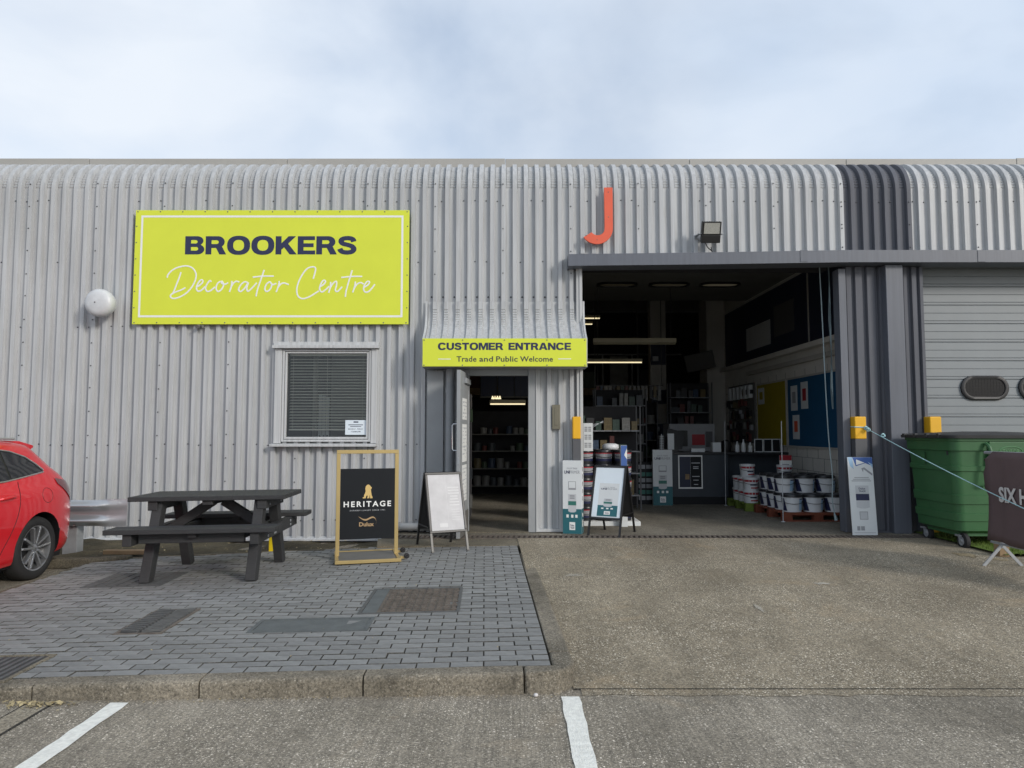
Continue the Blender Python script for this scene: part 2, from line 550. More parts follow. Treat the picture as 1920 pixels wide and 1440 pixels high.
def thing(name, label, cat, loc=(0, 0, 0), rz=0.0, group=None, rx=0.0, ry=0.0):
    o = bpy.data.objects.new(name, None)
    o.empty_display_size = 0.1
    C.objects.link(o)
    o.location = loc
    o.rotation_euler = (rx, ry, rz)
    XF[o.name] = Matrix.Translation(loc) @ o.rotation_euler.to_matrix().to_4x4()
    return tag(o, label, cat, group)

def dup(o, loc=None, rz=None, label=None, group=None, parent=None):
    c = o.copy()
    C.objects.link(c)
    if parent is not None:
        c.parent = parent
    if loc is not None:
        c.location = loc
    if rz is not None:
        c.rotation_euler = (0, 0, rz)
    if label:
        c['label'] = label
    if group:
        c['group'] = group
    for ch in list(o.children):
        dup(ch, parent=c)
    return c

def struct(name, mb, mat, **k):
    o = mb.build(name, mat, **k)
    o['kind'] = 'structure'
    return o

def frame(o, u, v):
    """matrix from print space (u right, v up, n out of the surface) to world"""
    u, v = Vector(u).normalized(), Vector(v).normalized()
    n = u.cross(v)
    M = Matrix.Identity(4)
    for r in range(3):
        M[r][0], M[r][1], M[r][2], M[r][3] = u[r], v[r], n[r], o[r]
    return M

def add_text(mb, s, M, cx, cy, w, h, weight=0.0, n=0.0015, spacing=1.0, shear=0.0):
    cu = bpy.data.curves.new('t', 'FONT')
    cu.body = s
    cu.size = 1.0
    cu.offset = weight
    cu.space_character = spacing
    cu.shear = shear
    cu.resolution_u = 3
    to = bpy.data.objects.new('t', cu)
    me = bpy.data.meshes.new_from_object(to)
    xs = [q.co.x for q in me.vertices]
    ys = [q.co.y for q in me.vertices]
    if not xs:
        return mb
    x0, x1, y0, y1 = min(xs), max(xs), min(ys), max(ys)
    i = len(mb.v)
    for q in me.vertices:
        mb.v.append(tuple(M @ Vector((cx + ((q.co.x - x0) / (x1 - x0) - 0.5) * w, cy + ((q.co.y - y0) / (y1 - y0) - 0.5) * h, n))))
    for p in me.polygons:
        mb.f.append(tuple(i + k for k in p.vertices))
    bpy.data.objects.remove(to)
    bpy.data.meshes.remove(me)
    bpy.data.curves.remove(cu)
    return mb


def arc(cx, cy, rx, ry, a0, a1, n=12):
    return [(cx + rx * math.cos(deg(a0 + (a1 - a0) * k / n)), cy + ry * math.sin(deg(a0 + (a1 - a0) * k / n))) for k in range(n + 1)]
def sup(cx, cy, rx, ry, a0, a1, n=28, e=0.84):
    out = []
    for k in range(n + 1):
        a = deg(a0 + (a1 - a0) * k / n)
        c_, s_ = math.cos(a), math.sin(a)
        out.append((cx + rx * math.copysign(abs(c_) ** e, c_), cy + ry * math.copysign(abs(s_) ** e, s_)))
    return out
GLY = {   # heavy wide capitals: width, outer contour, counters
    'B': (0.92, [(0, 0), (0, 1)] + arc(0.57, 0.745, 0.30, 0.255, 90, -58) + arc(0.60, 0.278, 0.32, 0.278, 62, -90), [[(0.28, 0.60)] + arc(0.50, 0.695, 0.095, 0.095, -90, 90, 8) + [(0.28, 0.79)], [(0.28, 0.21)] + arc(0.53, 0.31, 0.10, 0.10, -90, 90, 8) + [(0.28, 0.41)]]),
    'R': (0.97, [(0, 0), (0, 1)] + arc(0.58, 0.685, 0.33, 0.315, 90, -52) + [(0.99, 0), (0.67, 0), (0.50, 0.355), (0.28, 0.355), (0.28, 0)], [[(0.28, 0.57)] + arc(0.52, 0.675, 0.105, 0.105, -90, 90, 8) + [(0.28, 0.78)]]),
    'O': (1.10, sup(0.55, 0.5, 0.55, 0.525, 0, 350, 35), [sup(0.55, 0.5, 0.262, 0.30, 0, 350, 35)]),
    'C': (1.04, sup(0.54, 0.5, 0.54, 0.525, 28, 332) + [(0.72, 0.335)] + sup(0.54, 0.5, 0.255, 0.30, 318, 42) + [(0.72, 0.665)], []),
    'K': (1.00, [(0, 0), (0, 1), (0.28, 1), (0.28, 0.62), (0.62, 1), (0.97, 1), (0.60, 0.59), (1.02, 0), (0.68, 0), (0.41, 0.39), (0.28, 0.255), (0.28, 0)], []),
    'E': (0.83, [(0, 0), (0, 1), (0.82, 1), (0.82, 0.785), (0.28, 0.785), (0.28, 0.61), (0.76, 0.61), (0.76, 0.40), (0.28, 0.40), (0.28, 0.215), (0.84, 0.215), (0.84, 0)], []),
    'T': (0.90, [(0.31, 0), (0.31, 0.77), (0, 0.77), (0, 1), (0.90, 1), (0.90, 0.77), (0.59, 0.77), (0.59, 0)], []),
    'U': (0.96, [(0, 1)] + arc(0.48, 0.385, 0.48, 0.405, 180, 360, 18) + [(0.96, 1), (0.68, 1)] + arc(0.48, 0.385, 0.20, 0.185, 360, 180, 14) + [(0.28, 1)], []),
    'M': (1.20, [(0, 0), (0, 1), (0.38, 1), (0.60, 0.42), (0.82, 1), (1.20, 1), (1.20, 0), (0.94, 0), (0.94, 0.66), (0.70, 0), (0.50, 0), (0.26, 0.66), (0.26, 0)], []),
    'N': (0.99, [(0, 0), (0, 1), (0.32, 1), (0.72, 0.43), (0.72, 1), (0.99, 1), (0.99, 0), (0.69, 0), (0.27, 0.60), (0.27, 0)], []),
    'A': (1.10, [(0, 0), (0.37, 1), (0.73, 1), (1.10, 0), (0.80, 0), (0.735, 0.19), (0.365, 0.19), (0.30, 0)], [[(0.43, 0.385), (0.67, 0.385), (0.55, 0.75)]])}
SPATH = [(0.765, 0.70), (0.69, 0.845), (0.46, 0.895), (0.22, 0.845), (0.155, 0.715), (0.25, 0.59), (0.47, 0.525), (0.68, 0.44), (0.765, 0.295), (0.68, 0.155), (0.44, 0.105), (0.19, 0.160), (0.095, 0.315)]
def heavy(mb, word, M, cx, cy, w, h, n=0.002, gap=0.06):
    """lay out a word in heavy capitals, scaled to width w and cap height h"""
    from mathutils.geometry import tessellate_polygon
    tot = sum(0.90 if c == 'S' else GLY[c][0] for c in word) + gap * (len(word) - 1)
    sx = w / tot
    x = -tot / 2
    for c in word:
        i = len(mb.v)
        tr = lambda p: tuple(M @ Vector((cx + (x + p[0]) * sx, cy + (p[1] - 0.5) * h, n)))
        if c == 'S':
            ce = crom([Vector((a, b, 0)) for a, b in SPATH], 5)
            L_, R_ = [], []
            for k, p in enumerate(ce):
                t_ = ce[min(k + 1, len(ce) - 1)] - ce[max(k - 1, 0)]
                nn = Vector((-t_.y, t_.x, 0)).normalized() * (0.118 + 0.018 * abs(t_.x) / t_.length * 0)
                L_.append(tr(p + Vector((nn.x * 1.12, nn.y, 0))))
                R_.append(tr(p - Vector((nn.x * 1.12, nn.y, 0))))
            mb.grid([L_, R_])
            x += 0.90 + gap
            continue
        wd_, outer, holes = GLY[c]
        cons = [outer] + holes
        flat = [p for q in cons for p in q]
        mb.v += [tr(p) for p in flat]
        for t3 in tessellate_polygon([[Vector((a, b, 0)) for a, b in q] for q in cons]):
            mb.f.append(tuple(i + k for k in t3))
        x += wd_ + gap
    return mb

def rect(mb, M, u0, u1, v0, v1, n=0.0012):
    return mb.quad(*[M @ Vector((u, v, n)) for u, v in ((u0, v0), (u1, v0), (u1, v1), (u0, v1))])

def poly(mb, M, pts, n=0.0012):
    return mb.quad(*[M @ Vector((u, v, n)) for u, v in pts])

def crom(pts, k=6):
    out = []
    for i in range(len(pts) - 1):
        p0, p1, p2, p3 = [Vector(pts[max(0, min(len(pts) - 1, i + d))]) for d in (-1, 0, 1, 2)]
        for j in range(k):
            t = j / k
            out.append(0.5 * ((2 * p1) + (p2 - p0) * t + (2 * p0 - 5 * p1 + 4 * p2 - p3) * t * t + (3 * p1 - p0 - 3 * p2 + p3) * t ** 3))
    out.append(Vector(pts[-1]))
    return out

def sstep(a, b, x):
    t = max(0.0, min(1.0, (x - a) / (b - a)))
    return t * t * (3 - 2 * t)

# ================================================================== THE SETTING
# road: one sheet to the horizon
struct('road', MB().grid([[(x, y, 0) for x in (-200, -12, 0, 12, 200)] for y in (-150, -5, 5, 30, 250)]), M_road)

def apron_z(y):
    return 0.112 * sstep(4.05, 7.3, y) + 0.018 * sstep(7.0, 9.3, y) + 0.002
rows = []
for k in range(31):
    y = 4.24 + (9.205 - 4.24) * k / 30
    xl = 0.355 - 0.0384 * (y - 4.3) - 0.10 * sstep(5.6, 7.2, y)
    rows.append([(x, y, apron_z(y) + 0.004) for x in (xl, 0.8, 1.5, 3, 6, 13)])
struct('concrete_apron', MB().grid(rows), M_apron)
# smooth band along the slab joint, and a strip that runs in front of the drain
lo, hi = [], []
for k in range(130):
    x = 0.40 + 0.1 * k
    lo.append((x, 4.145 + rnd.uniform(-0.02, 0.02), 0.0025))
    hi.append((x, 4.243, 0.0045))
struct('joint_band', MB().grid([lo, hi]), M_apron)
struct('threshold_strip', MB().prism([(-1.72, 9.205), (-1.62, 8.62), (0.06, 8.70), (0.095, 8.70), (0.075, 9.205)], 'z', 0.0, 0.128), M_strip)
mb = MB()
for x0, x1, y, w in ((0.36, 13, 4.236, 0.005),):
    mb.box(x0, x1, y - w / 2, y + w / 2, 0.0, 0.0078 + (apron_z(y) if y > 4.3 else 0))
struct('slab_joint', mb, M_joint)
struct('joint_band', MB().box(-2.672, -2.540, -6, 4.02, 0.0, 0.0035), M_band)
struct('slab_joint', MB().box(-2.538, -2.524, -6, 4.02, 0.0, 0.004).box(-2.680, -2.674, -6, 4.02, 0.0, 0.004), M_joint)
# pale scuffs and sandy patches on the apron
ap = bpy.data.objects['concrete_apron']
def scuff(x, y, rx, ry, mat, seed):
    r_ = random.Random(seed)
    rim = []
    for k in range(26):
        a = k * 2 * PI / 26
        q = r_.uniform(0.45, 1.1)
        yy = y + ry * q * math.sin(a)
        rim.append((x + rx * q * math.cos(a), yy, apron_z(yy) + 0.0075))
    MB().quad(*rim).build('pale_patch', mat, ap)
M_scuff = concrete('scuff', (0.30, 0.28, 0.235), (0.50, 0.47, 0.41), (0.6, 0.56, 0.48), 0.5, 0, 0)
M_sand = concrete('sand', (0.25, 0.205, 0.13), (0.42, 0.36, 0.25), (0.6, 0.54, 0.42), 0.6, 0, 0)
for a_ in ((2.85, 6.62, 0.10, 0.05, M_scuff, 1), (0.60, 6.95, 0.10, 0.07, M_scuff, 2), (2.72, 7.55, 0.09, 0.02, M_scuff, 3), (3.05, 7.55, 0.08, 0.02, M_scuff, 4), (5.05, 8.0, 0.13, 0.16, M_sand, 5), (5.25, 7.75, 0.09, 0.10, M_sand, 6), (5.35, 6.9, 0.22, 0.10, M_sand, 7), (2.0, 5.85, 0.03, 0.14, M_scuff, 8)):
    scuff(*a_)
# soil strip against the wall, kerb of the bed behind the car
rows = []
for k in range(13):
    y = 7.95 + 1.8 * k / 12
    rows.append([(x, y, 0.045 + 0.012 * math.sin(x * 5 + y * 3) + 0.012 * math.sin(x * 11 - y * 7) - 0.03 * sstep(-6, -3, x)) for x in [-9.5 + 8.0 * i / 60 for i in range(61)]])
struct('soil_strip', MB().grid(rows), M_soil)
struct('bed_kerb', MB().prism([(-9.5, 7.86), (-4.62, 7.86), (-4.3, 8.05), (-4.3, 8.17), (-4.7, 7.98), (-9.5, 7.98)], 'z', 0.0, 0.11), M_kerb, bevel=0.02)

# painted bay lines with worn edges
def line(x0, x1, y0, y1):
    mb = MB()
    L, Rr = [], []
    n = 60
    for k in range(n + 1):
        y = y0 + (y1 - y0) * k / n
        L.append((x0 + rnd.uniform(-0.005, 0.005), y, 0.005))
        Rr.append((x1 + rnd.uniform(-0.005, 0.005), y, 0.005))
    mb.grid([L, Rr])
    return struct('painted_bay_line', mb, M_line)
line(-2.215, -2.115, -1.5, 4.03)
line(0.278, 0.382, -1.5, 4.12)

# paving island: a tilted frame carries base, kerbstones and blocks
pav = thing('block_paving', None, None, (0.235, 4.30, 0.122), deg(2.2), ry=-0.012)
pav['kind'] = 'structure'
PM = XF['block_paving']
PMi = PM.inverted()
def back_v(u):
    w = PM @ Vector((u, 4.0, 0))
    return (PMi @ Vector((w.x, 8.72 + (min(w.x, -1.5) + 1.5) * 0.20, 0))).y
UL = -4.72
base = MB().prism([(0.0, -0.002), (0.0, back_v(0)), (UL, back_v(UL)), (UL, -0.002)], 'z', -0.2, -0.016)
base.build('bedding', M_joint, pav, local=True)
covers_uv = []
def cover_rect(x0, x1, y0, y1):
    a, b = PMi @ Vector((x0, y0, 0.11)), PMi @ Vector((x1, y1, 0.11))
    covers_uv.append((min(a.x, b.x), max(a.x, b.x), min(a.y, b.y), max(a.y, b.y)))
COV = [(-1.20, -0.42, 5.54, 6.40), (-1.86, -1.02, 5.06, 5.41), (-2.80, -2.46, 5.05, 5.74), (-3.96, -3.25, 6.60, 7.25), (-3.50, -2.88, 4.10, 4.60)]
for c in COV:
    cover_rect(*c)
def paver_mesh(L):
    ch = 0.0025
    mb = MB()
    mb.v = [(0, 0, -0.05), (L, 0, -0.05), (L, 0.0925, -0.05), (0, 0.0925, -0.05),
            (0, 0, -ch), (L, 0, -ch), (L, 0.0925, -ch), (0, 0.0925, -ch),
            (ch, ch, 0), (L - ch, ch, 0), (L - ch, 0.0925 - ch, 0), (ch, 0.0925 - ch, 0)]
    mb.f = [(0, 1, 5, 4), (1, 2, 6, 5), (2, 3, 7, 6), (3, 0, 4, 7), (4, 5, 9, 8), (5, 6, 10, 9), (6, 7, 11, 10), (7, 4, 8, 11), (8, 9, 10, 11)]
    return mb
PSIDE = (1, 1, 1, 1, 1, 1, 1, 1, 0)
def sand_sides(o):
    o.data.materials.append(M_jside)
    n_ = len(o.data.polygons)
    o.data.polygons.foreach_set('material_index', [PSIDE[k % 9] for k in range(n_)])
full = paver_mesh(0.195)
half = paver_mesh(0.095)
me_full = me_half = None
cnt = 0
rest = MB()
row = 0
v = 0.0
while v < 5.0:
    u = 0.0 if row % 2 == 0 else 0.1
    while u > UL:
        L = 0.195
        u1 = u
        if u > 0:
            u1, L = 0.0, 0.095
        u0 = u1 - L - 0.005
        cu, cv = u0 + L / 2, v + 0.05
        inside = any(a + 0.02 < cu - L * 0.45 and cu + L * 0.45 < b - 0.02 and c + 0.01 < cv - 0.04 and cv + 0.04 < d - 0.01 for a, b, c, d in covers_uv)
        if u0 < UL:
            L = u1 - 0.005 - UL
            u0 = UL
            cu = u0 + L / 2
        if not inside and L > 0.03 and cv + 0.01 < back_v(cu):
            dz = rnd.uniform(-0.0022, 0.0022)
            wld = PM @ Vector((cu, cv, 0))
            if cnt < 300 and abs(wld.x) < wld.y * 0.73 and L in (0.195, 0.095):
                if L > 0.1:
                    if me_full is None:
                        o = full.build('paving_block', M_paver, pav, local=True)
                        sand_sides(o)
                        me_full = o.data
                    else:
                        o = link('paving_block', me_full, pav, local=True)
                else:
                    if me_half is None:
                        o = half.build('paving_block', M_paver, pav, local=True)
                        sand_sides(o)
                        me_half = o.data
                    else:
                        o = link('paving_block', me_half, pav, local=True)
                o.location = (u0, v, dz)
                o.rotation_euler = (rnd.uniform(-0.012, 0.012), rnd.uniform(-0.008, 0.008), rnd.uniform(-0.01, 0.01))
                cnt += 1
            else:
                src = full if L == 0.195 else half if L == 0.095 else paver_mesh(L)
                i = rest.n()
                tx, ty = rnd.uniform(-0.012, 0.012), rnd.uniform(-0.008, 0.008)
                rest.v += [(x + u0, y + v, z + dz + tx * (y - 0.05) + ty * (x - 0.1)) for x, y, z in src.v]
                rest.f += [tuple(i + k for k in q) for q in src.f]
        u -= 0.2
    v += 0.1
    row += 1
o = rest.build('paving_blocks', M_paver, pav, local=True)
sand_sides(o)
o['kind'] = 'stuff'
# kerbstones, front run: rounded top arris
def kerb_prof():
    pts = [(-0.128, -0.20), (-0.128, -0.030)]
    for k in range(6):
        a = PI - k * PI / 2 / 5
        pts.append((-0.098 + 0.030 * math.cos(a), -0.030 + 0.030 * math.sin(a)))
    pts += [(-0.004, 0.0), (-0.004, -0.20)]
    return pts
km = None
x = -0.175
for k in range(6):
    if km is None:
        o = MB().prism(kerb_prof(), 'x', -0.907, 0.0).build('kerbstone', M_kerbtop, pav, smooth=True, local=True, ang=50)
        km = o.data
    else:
        o = link('kerbstone', km, pav, local=True)
    o.location = (x, rnd.uniform(-0.004, 0.004), rnd.uniform(-0.004, 0.003))
    x -= 0.917
# corner stone and the side run that sinks into the rising apron
pl = [(-0.168, -0.004), (-0.168, -0.128), (-0.05, -0.128)]
for k in range(8):
    a = -PI / 2 + k * PI / 2 / 7
    pl.append((-0.05 + 0.19 * math.cos(a), 0.062 + 0.19 * math.sin(a)))
pl += [(0.14, 0.25), (0.005, 0.25), (0.005, -0.004)]
MB().prism(pl, 'z', -0.2, 0.004).build('kerbstone', M_kerbtop, pav, local=True, bevel=0.022, seg=3)
for k in range(4):
    y0 = 0.256 + k * 0.917
    o = MB().prism([(0.005, -0.2), (0.14, -0.2), (0.14, -0.012), (0.125, 0.002), (0.005, 0.002)], 'y', y0, y0 + 0.909).build('kerbstone', M_kerbtop, pav, local=True, bevel=0.008)
    o.location.z = -0.003 * k
MB().box(UL - 0.06, UL - 0.004, 0.0, back_v(UL), -0.2, -0.004).build('edging', M_kerb, pav, local=True, bevel=0.01)
MB().prism([(UL, back_v(UL)), (-1.9, back_v(-1.9)), (-1.9, back_v(-1.9) + 0.03), (UL, back_v(UL) + 0.03)], 'z', -0.2, 0.002).build('edging', M_strip, pav, local=True)

def pz(x, y):
    """height of the paving surface under a world point"""
    a = PMi @ Vector((x, y, 0.1))
    return (PM @ Vector((a.x, a.y, 0))).z

# inspection covers set into the paving
def cover(i, label, mats, cells=None, pitch=None):
    x0, x1, y0, y1 = COV[i]
    cx, cy = (x0 + x1) / 2, (y0 + y1) / 2
    t = thing('inspection_cover', label, 'manhole cover', (cx, cy, pz(cx, cy) + 0.004), deg(2.2), ry=-0.012)
    w, h = (x1 - x0) / 2, (y1 - y0) / 2
    fr = MB()
    for a in ((-w, w, -h, -h + 0.025), (-w, w, h - 0.025, h), (-w, -w + 0.025, -h + 0.025, h - 0.025), (w - 0.025, w, -h + 0.025, h - 0.025)):
        fr.box(*a, -0.06, 0.002)
    fr.build('frame', mats[1], t, local=True)
    MB().box(-w + 0.03, w - 0.03, -h + 0.03, h - 0.03, -0.06, -0.002).build('plate', mats[0], t, local=True)
    return t, w, h
t, w, h = cover(0, 'square rusty chequered inspection cover with a smooth slate margin', (M_rust, M_iron))
MB().box(-w + 0.03, -w + 0.14, -h + 0.03, h - 0.03, -0.01, 0.001).build('margin', M_slate, t, local=True)
mb = MB()
for a in range(10):
    for b in range(12):
        x, y = -w + 0.17 + a * 0.060, -h + 0.06 + b * 0.064
        if (a + b) % 2:
            mb.box(x, x + 0.046, y, y + 0.030, -0.002, 0.006)
        else:
            mb.box(x + 0.006, x + 0.034, y - 0.006, y + 0.044, -0.002, 0.006)
mb.build('raised_pattern', M_rust, t, local=True)['kind'] = 'stuff'
t, w, h = cover(1, 'plain slate grey rectangular cover left of the rusty chequered one', (M_slate, M_slate))
t, w, h = cover(2, 'narrow recessed iron cover with herringbone ribs, in front of the picnic table', (M_blackp, M_rust))
for sx in (-1, 1):
    for k in range(13):
        y = -h + 0.05 + k * 0.048
        MB().bar((sx * 0.012, y, 0.001), (sx * (w - 0.03), y + 0.035 * (1 if sx > 0 else 1), 0.001), 0.026, 0.020).build('rib', M_iron, t, local=True)
t, w, h = cover(3, 'block-filled inspection cover under the left legs of the picnic table', (M_joint, M_iron))
for a in range(7):
    for b in range(6):
        x = -w + 0.035 + a * 0.095
        y = -h + 0.035 + b * 0.1
        MB().box(x, x + 0.082, y, y + 0.086, -0.02, 0.006).build('infill_block', M_iron, t, local=True)
t, w, h = cover(4, 'dark ribbed inspection cover cut off by the left picture edge near the kerb', (M_blackp, M_strip))
for k in range(11):
    x = -w + 0.05 + k * 0.05
    MB().box(x, x + 0.022, -h + 0.05, h - 0.05, -0.004, 0.003).build('rib', M_iron, t, local=True)

# slotted drain in front of the doors
dr = thing('drain_channel', 'rusty slotted drain channel running along the building threshold', 'drain', (1.9, 9.33, 0.13))
MB().box(-1.62, 6.0, 9.206, 9.455, 0.02, 0.085).build('trough', M_dark, dr)
for y0, y1 in ((9.206, 9.228), (9.433, 9.455)):
    MB().box(-1.62, 6.0, y0, y1, 0.086, 0.139).build('rail', M_rust, dr)
bmesh_bar = None
for k in range(112):
    x = -1.60 + k * 0.068
    if bmesh_bar is None:
        o = MB().prism([(0, 0), (0.032, 0), (0.044, 0.204), (0.012, 0.204)], 'z', 0, 0.03).build('bar', M_rust, dr, local=True)
        bmesh_bar = o.data
    else:
        o = link('bar', bmesh_bar, dr, local=True)
    o.location = (x - 1.9, 9.2285 - 9.33, 0.107 - 0.13)

# shop floor
struct('shop_floor', MB().prism([(-8.6, 9.83), (-1.72, 9.83), (-1.72, 9.456), (5.6, 9.456), (5.6, 22.5), (-8.6, 22.5)], 'z', 0.0, 0.140), M_floor)

# ================================================================== THE BUILDING
bld = thing('industrial_unit', 'long grey corrugated metal industrial unit with curved eaves and shop openings', 'building', (0, 9.7, 0))
PITCH = 0.157
CREST = 0.052
YV = 9.742
PROF = [(0.0, 0), (0.007, 0), (0.036, 0), (0.044, 0), (0.073, 0), (0.080, 0), (0.091, 1), (0.118, 1), (0.146, 1)]
DENT = {1: 1, 2: 1, 3: 1, 4: 1}
CRDENT = {6: 1, 7: 1, 8: 1}
PH = 4.63
def prof_points(x0, x1):
    """breakpoints of the trapezoid profile between x0 and x1: (x, depth, dent)"""
    out = []
    k = math.floor((x0 - PH) / PITCH) - 1
    allp = []
    while PH + k * PITCH < x1 + PITCH:
        for j, (a, d) in enumerate(PROF):
            allp.append((PH + k * PITCH + a, d, DENT.get(j, 0)))
        k += 1
    def at(x):
        for p, q in zip(allp, allp[1:]):
            if p[0] <= x <= q[0]:
                t = (x - p[0]) / max(1e-9, q[0] - p[0])
                return p[1] + (q[1] - p[1]) * t
        return 0
    out.append((x0, at(x0), 0))
    out += [p for p in allp if x0 + 1e-5 < p[0] < x1 - 1e-5]
    out.append((x1, at(x1), 0))
    return out
RC = 0.48
ZS = 4.86
def corr(x0, x1, z0, z1, curve=False, mat=None, name='cladding_sheet', yv=YV, parent=None, path=None):
    pp = prof_points(x0, x1)
    rows = []
    if path is None:
        path = [(z0, 0, 0, 0)]
        zz = [z0 + (z1 - z0) * k / 3 for k in range(1, 4)]
        path += [(z, 0, 0, 0) for z in zz]
    rows = [[(x, yv + dy - d * CREST, z) for x, d, e in pp] for z, dy, a, b in path]
    if curve:
        N = 34
        for k in range(1, N + 1):
            a = PI / 2 * 0.96 * k / N
            row = []
            for x, d, e in pp:
                r = RC + d * CREST + (0.013 if (e and k % 2 and k > 1) else 0)
                row.append((x, yv + RC - r * math.cos(a), z1 + r * math.sin(a)))
            rows.append(row)
    return MB().grid(rows).build(name, mat or M_clad, parent or bld, smooth=True, ang=22)

WX0, WX1, WZ0, WZ1 = -3.14, -1.925, 1.36, 2.62          # window opening
seams = [PH - 0.942 * k for k in range(14, -1, -1)]
def zlow(x):
    return 0.04 if x < -1.75 else 0.155
SCREWS = MB()
def screw(x, z, y, r=0.0095):
    SCREWS.lathe([(r, 0), (r, -0.006), (r * 0.6, -0.011), (0, -0.012)], (x, y, z), 'y', 6)
for i in range(len(seams) - 1):
    a, b = seams[i], seams[i + 1]
    # every sheet is split only where an opening cuts it
    cuts = [a] + [c for c in (WX0, WX1, -1.72, -1.15, -0.66, 0.335, 0.925) if a + 0.01 < c < b - 0.01] + [b]
    corr(a, b, 3.96, ZS, True)
    for c, d in zip(cuts, cuts[1:]):
        m = (c + d) / 2
        if WX0 < m < WX1:
            corr(c, d, zlow(m), WZ0)
            corr(c, d, WZ1, 3.96)
        elif m < -1.15:
            corr(c, d, zlow(m), 3.96)
        elif m < -0.66:
            corr(c, d, 0.155, 3.96)
        elif m < 0.335:
            corr(c, d, 2.36, 3.96)
        elif m < 0.925:
            corr(c, d, 0.19, 3.96)
        # over the goods opening the upper sheet alone reaches down to the lintel
    # screws along the seam and rows across the crests
    z = 0.5
    while z < 5.0:
        if not (WX0 - 0.1 < b < WX1 + 0.1 and WZ0 - 0.1 < z < WZ1 + 0.1) and not (b > 0.9 and z < 4.0) and not (-1.2 < b < 1 and z < 3.4):
            screw(b - 0.157 + 0.112, z + rnd.uniform(-0.01, 0.01), YV - CREST)
        z += 0.318
    for k in range(6):
        x = a + k * PITCH + 0.036
        for z in (4.72, 3.86, 2.95, 1.32, 0.30):
            if rnd.random() < 0.5:
                if WX0 - 0.12 < x < WX1 + 0.12 and WZ0 - 0.1 < z < WZ1 + 0.1:
                    continue
                if x > 0.9 and z < 4.0 or (-1.25 < x < 1.0 and z < 3.4) or (-5.25 < x < -1.4 and 2.9 < z < 4.6):
                    continue
                screw(x + rnd.uniform(-0.006, 0.006), z + rnd.uniform(-0.012, 0.012), YV)
for a in (-9.50,):
    corr(a, seams[0], 0.04, ZS, True)
# the dark bay and the sheets right of it
corr(4.63, 5.572, 3.80, ZS, True, M_clad_d, name='dark_cladding_sheet')
corr(5.572, 6.514, 3.80, ZS, True)
corr(6.514, 7.456, 3.80, ZS, True)
corr(7.456, 9.5, 3.80, ZS, True)
for b in (4.63, 5.572, 6.514, 7.456):
    for z in (4.05, 4.37, 4.69):
        screw(b - 0.157 + 0.112, z, YV - CREST)
    for k in range(6):
        if rnd.random() < 0.6:
            screw(b + k * PITCH + 0.036, 4.71 + rnd.uniform(-0.01, 0.01), YV)
o = SCREWS.build('screws', M_greyp, bld)
o['kind'] = 'stuff'
# roof sheet, gable walls, rear wall, so that the shop is dark inside
MB().quad((-9.5, 10.22, 5.36), (9.5, 10.22, 5.36), (9.5, 16.2, 6.3), (-9.5, 16.2, 6.3)).quad((-9.5, 16.2, 6.3), (9.5, 16.2, 6.3), (9.5, 22.9, 5.3), (-9.5, 22.9, 5.3)).build('roof', M_coping, bld)
for x0, x1 in ((-9.5, -9.42), (9.42, 9.5)):
    MB().prism([(9.76, 0.0), (22.9, 0.0), (22.9, 5.28), (16.2, 6.28), (10.25, 5.33), (9.76, 4.9)], 'x', x0, x1).build('gable_wall', M_clad, bld)
MB().box(-9.4, 9.4, 22.8, 22.9, 0, 5.27).build('rear_wall', M_block, bld)
# coping along the eaves, in butted lengths
xs = [-9.5, -6.2, -3.3, -0.1, 2.6, 4.9, 7.4, 9.5]
for a, b in zip(xs, xs[1:]):
    MB().box(a + 0.003, b - 0.003, 10.16, 10.30, 5.2, 5.497 + rnd.uniform(-0.006, 0.006)).build('coping', M_coping, bld, bevel=0.006)
# inner lining behind the cladding
lin_mb = MB()
for a in ((-9.4, WX0, 0.04, 4.8), (WX0, WX1, 0.04, WZ0), (WX0, WX1, WZ1, 4.8), (WX1, -0.66, 0.145, 4.8), (-0.66, 0.335, 2.36, 4.8), (0.335, 0.92, 0.145, 4.8), (0.92, 4.63, 3.96, 4.8), (4.63, 5.70, 3.96, 4.8), (5.70, 9.4, 3.9, 4.8)):
    lin_mb.box(a[0] + 0.001, a[1] - 0.001, 9.765, 9.82, a[2], a[3])
lin_mb.build('lining', M_block, bld)
# base flashing
MB().prism([(9.66, 0.03), (9.66, 0.05), (9.735, 0.085), (9.735, 0.03)], 'x', -9.5, -1.72).build('base_flashing', M_trim, bld)
MB().box(0.335, 0.90, 9.67, 9.74, 0.150, 0.19).build('base_flashing', M_trim, bld)
MB().box(-9.5, -1.72, 9.72, 9.76, -0.02, 0.05).build('plinth', M_dark, bld)
MB().box(-1.715, -0.67, 9.72, 9.76, 0.02, 0.155).build('plinth', M_dark, bld)

# window: flashing, frame, pane, sill
win = MB().box(WX0, WX0 + 0.03, 9.66, 9.75, WZ0, WZ1).box(WX1 - 0.03, WX1, 9.66, 9.75, WZ0, WZ1).box(WX0 + 0.03, WX1 - 0.03, 9.66, 9.75, WZ1 - 0.025, WZ1).box(WX0 + 0.03, WX1 - 0.03, 9.66, 9.75, WZ0, WZ0 + 0.03)
wino = win.build('window', M_trim, bld, bevel=0.005)
MB().box(WX0 - 0.13, WX1 + 0.11, 9.60, 9.685, WZ1 + 0.012, WZ1 + 0.055).box(WX0 - 0.12, WX1 + 0.10, 9.645, 9.688, WZ1 + 0.057, WZ1 + 0.105).build('head_flashing', M_trim, wino, bevel=0.004)
for a, b in ((WX0 - 0.10, WX0 - 0.004), (WX1 + 0.004, WX1 + 0.085)):
    MB().box(a, b, 9.65, 9.689, WZ0 - 0.02, WZ1 + 0.01).build('side_flashing', M_trim, wino, bevel=0.004)
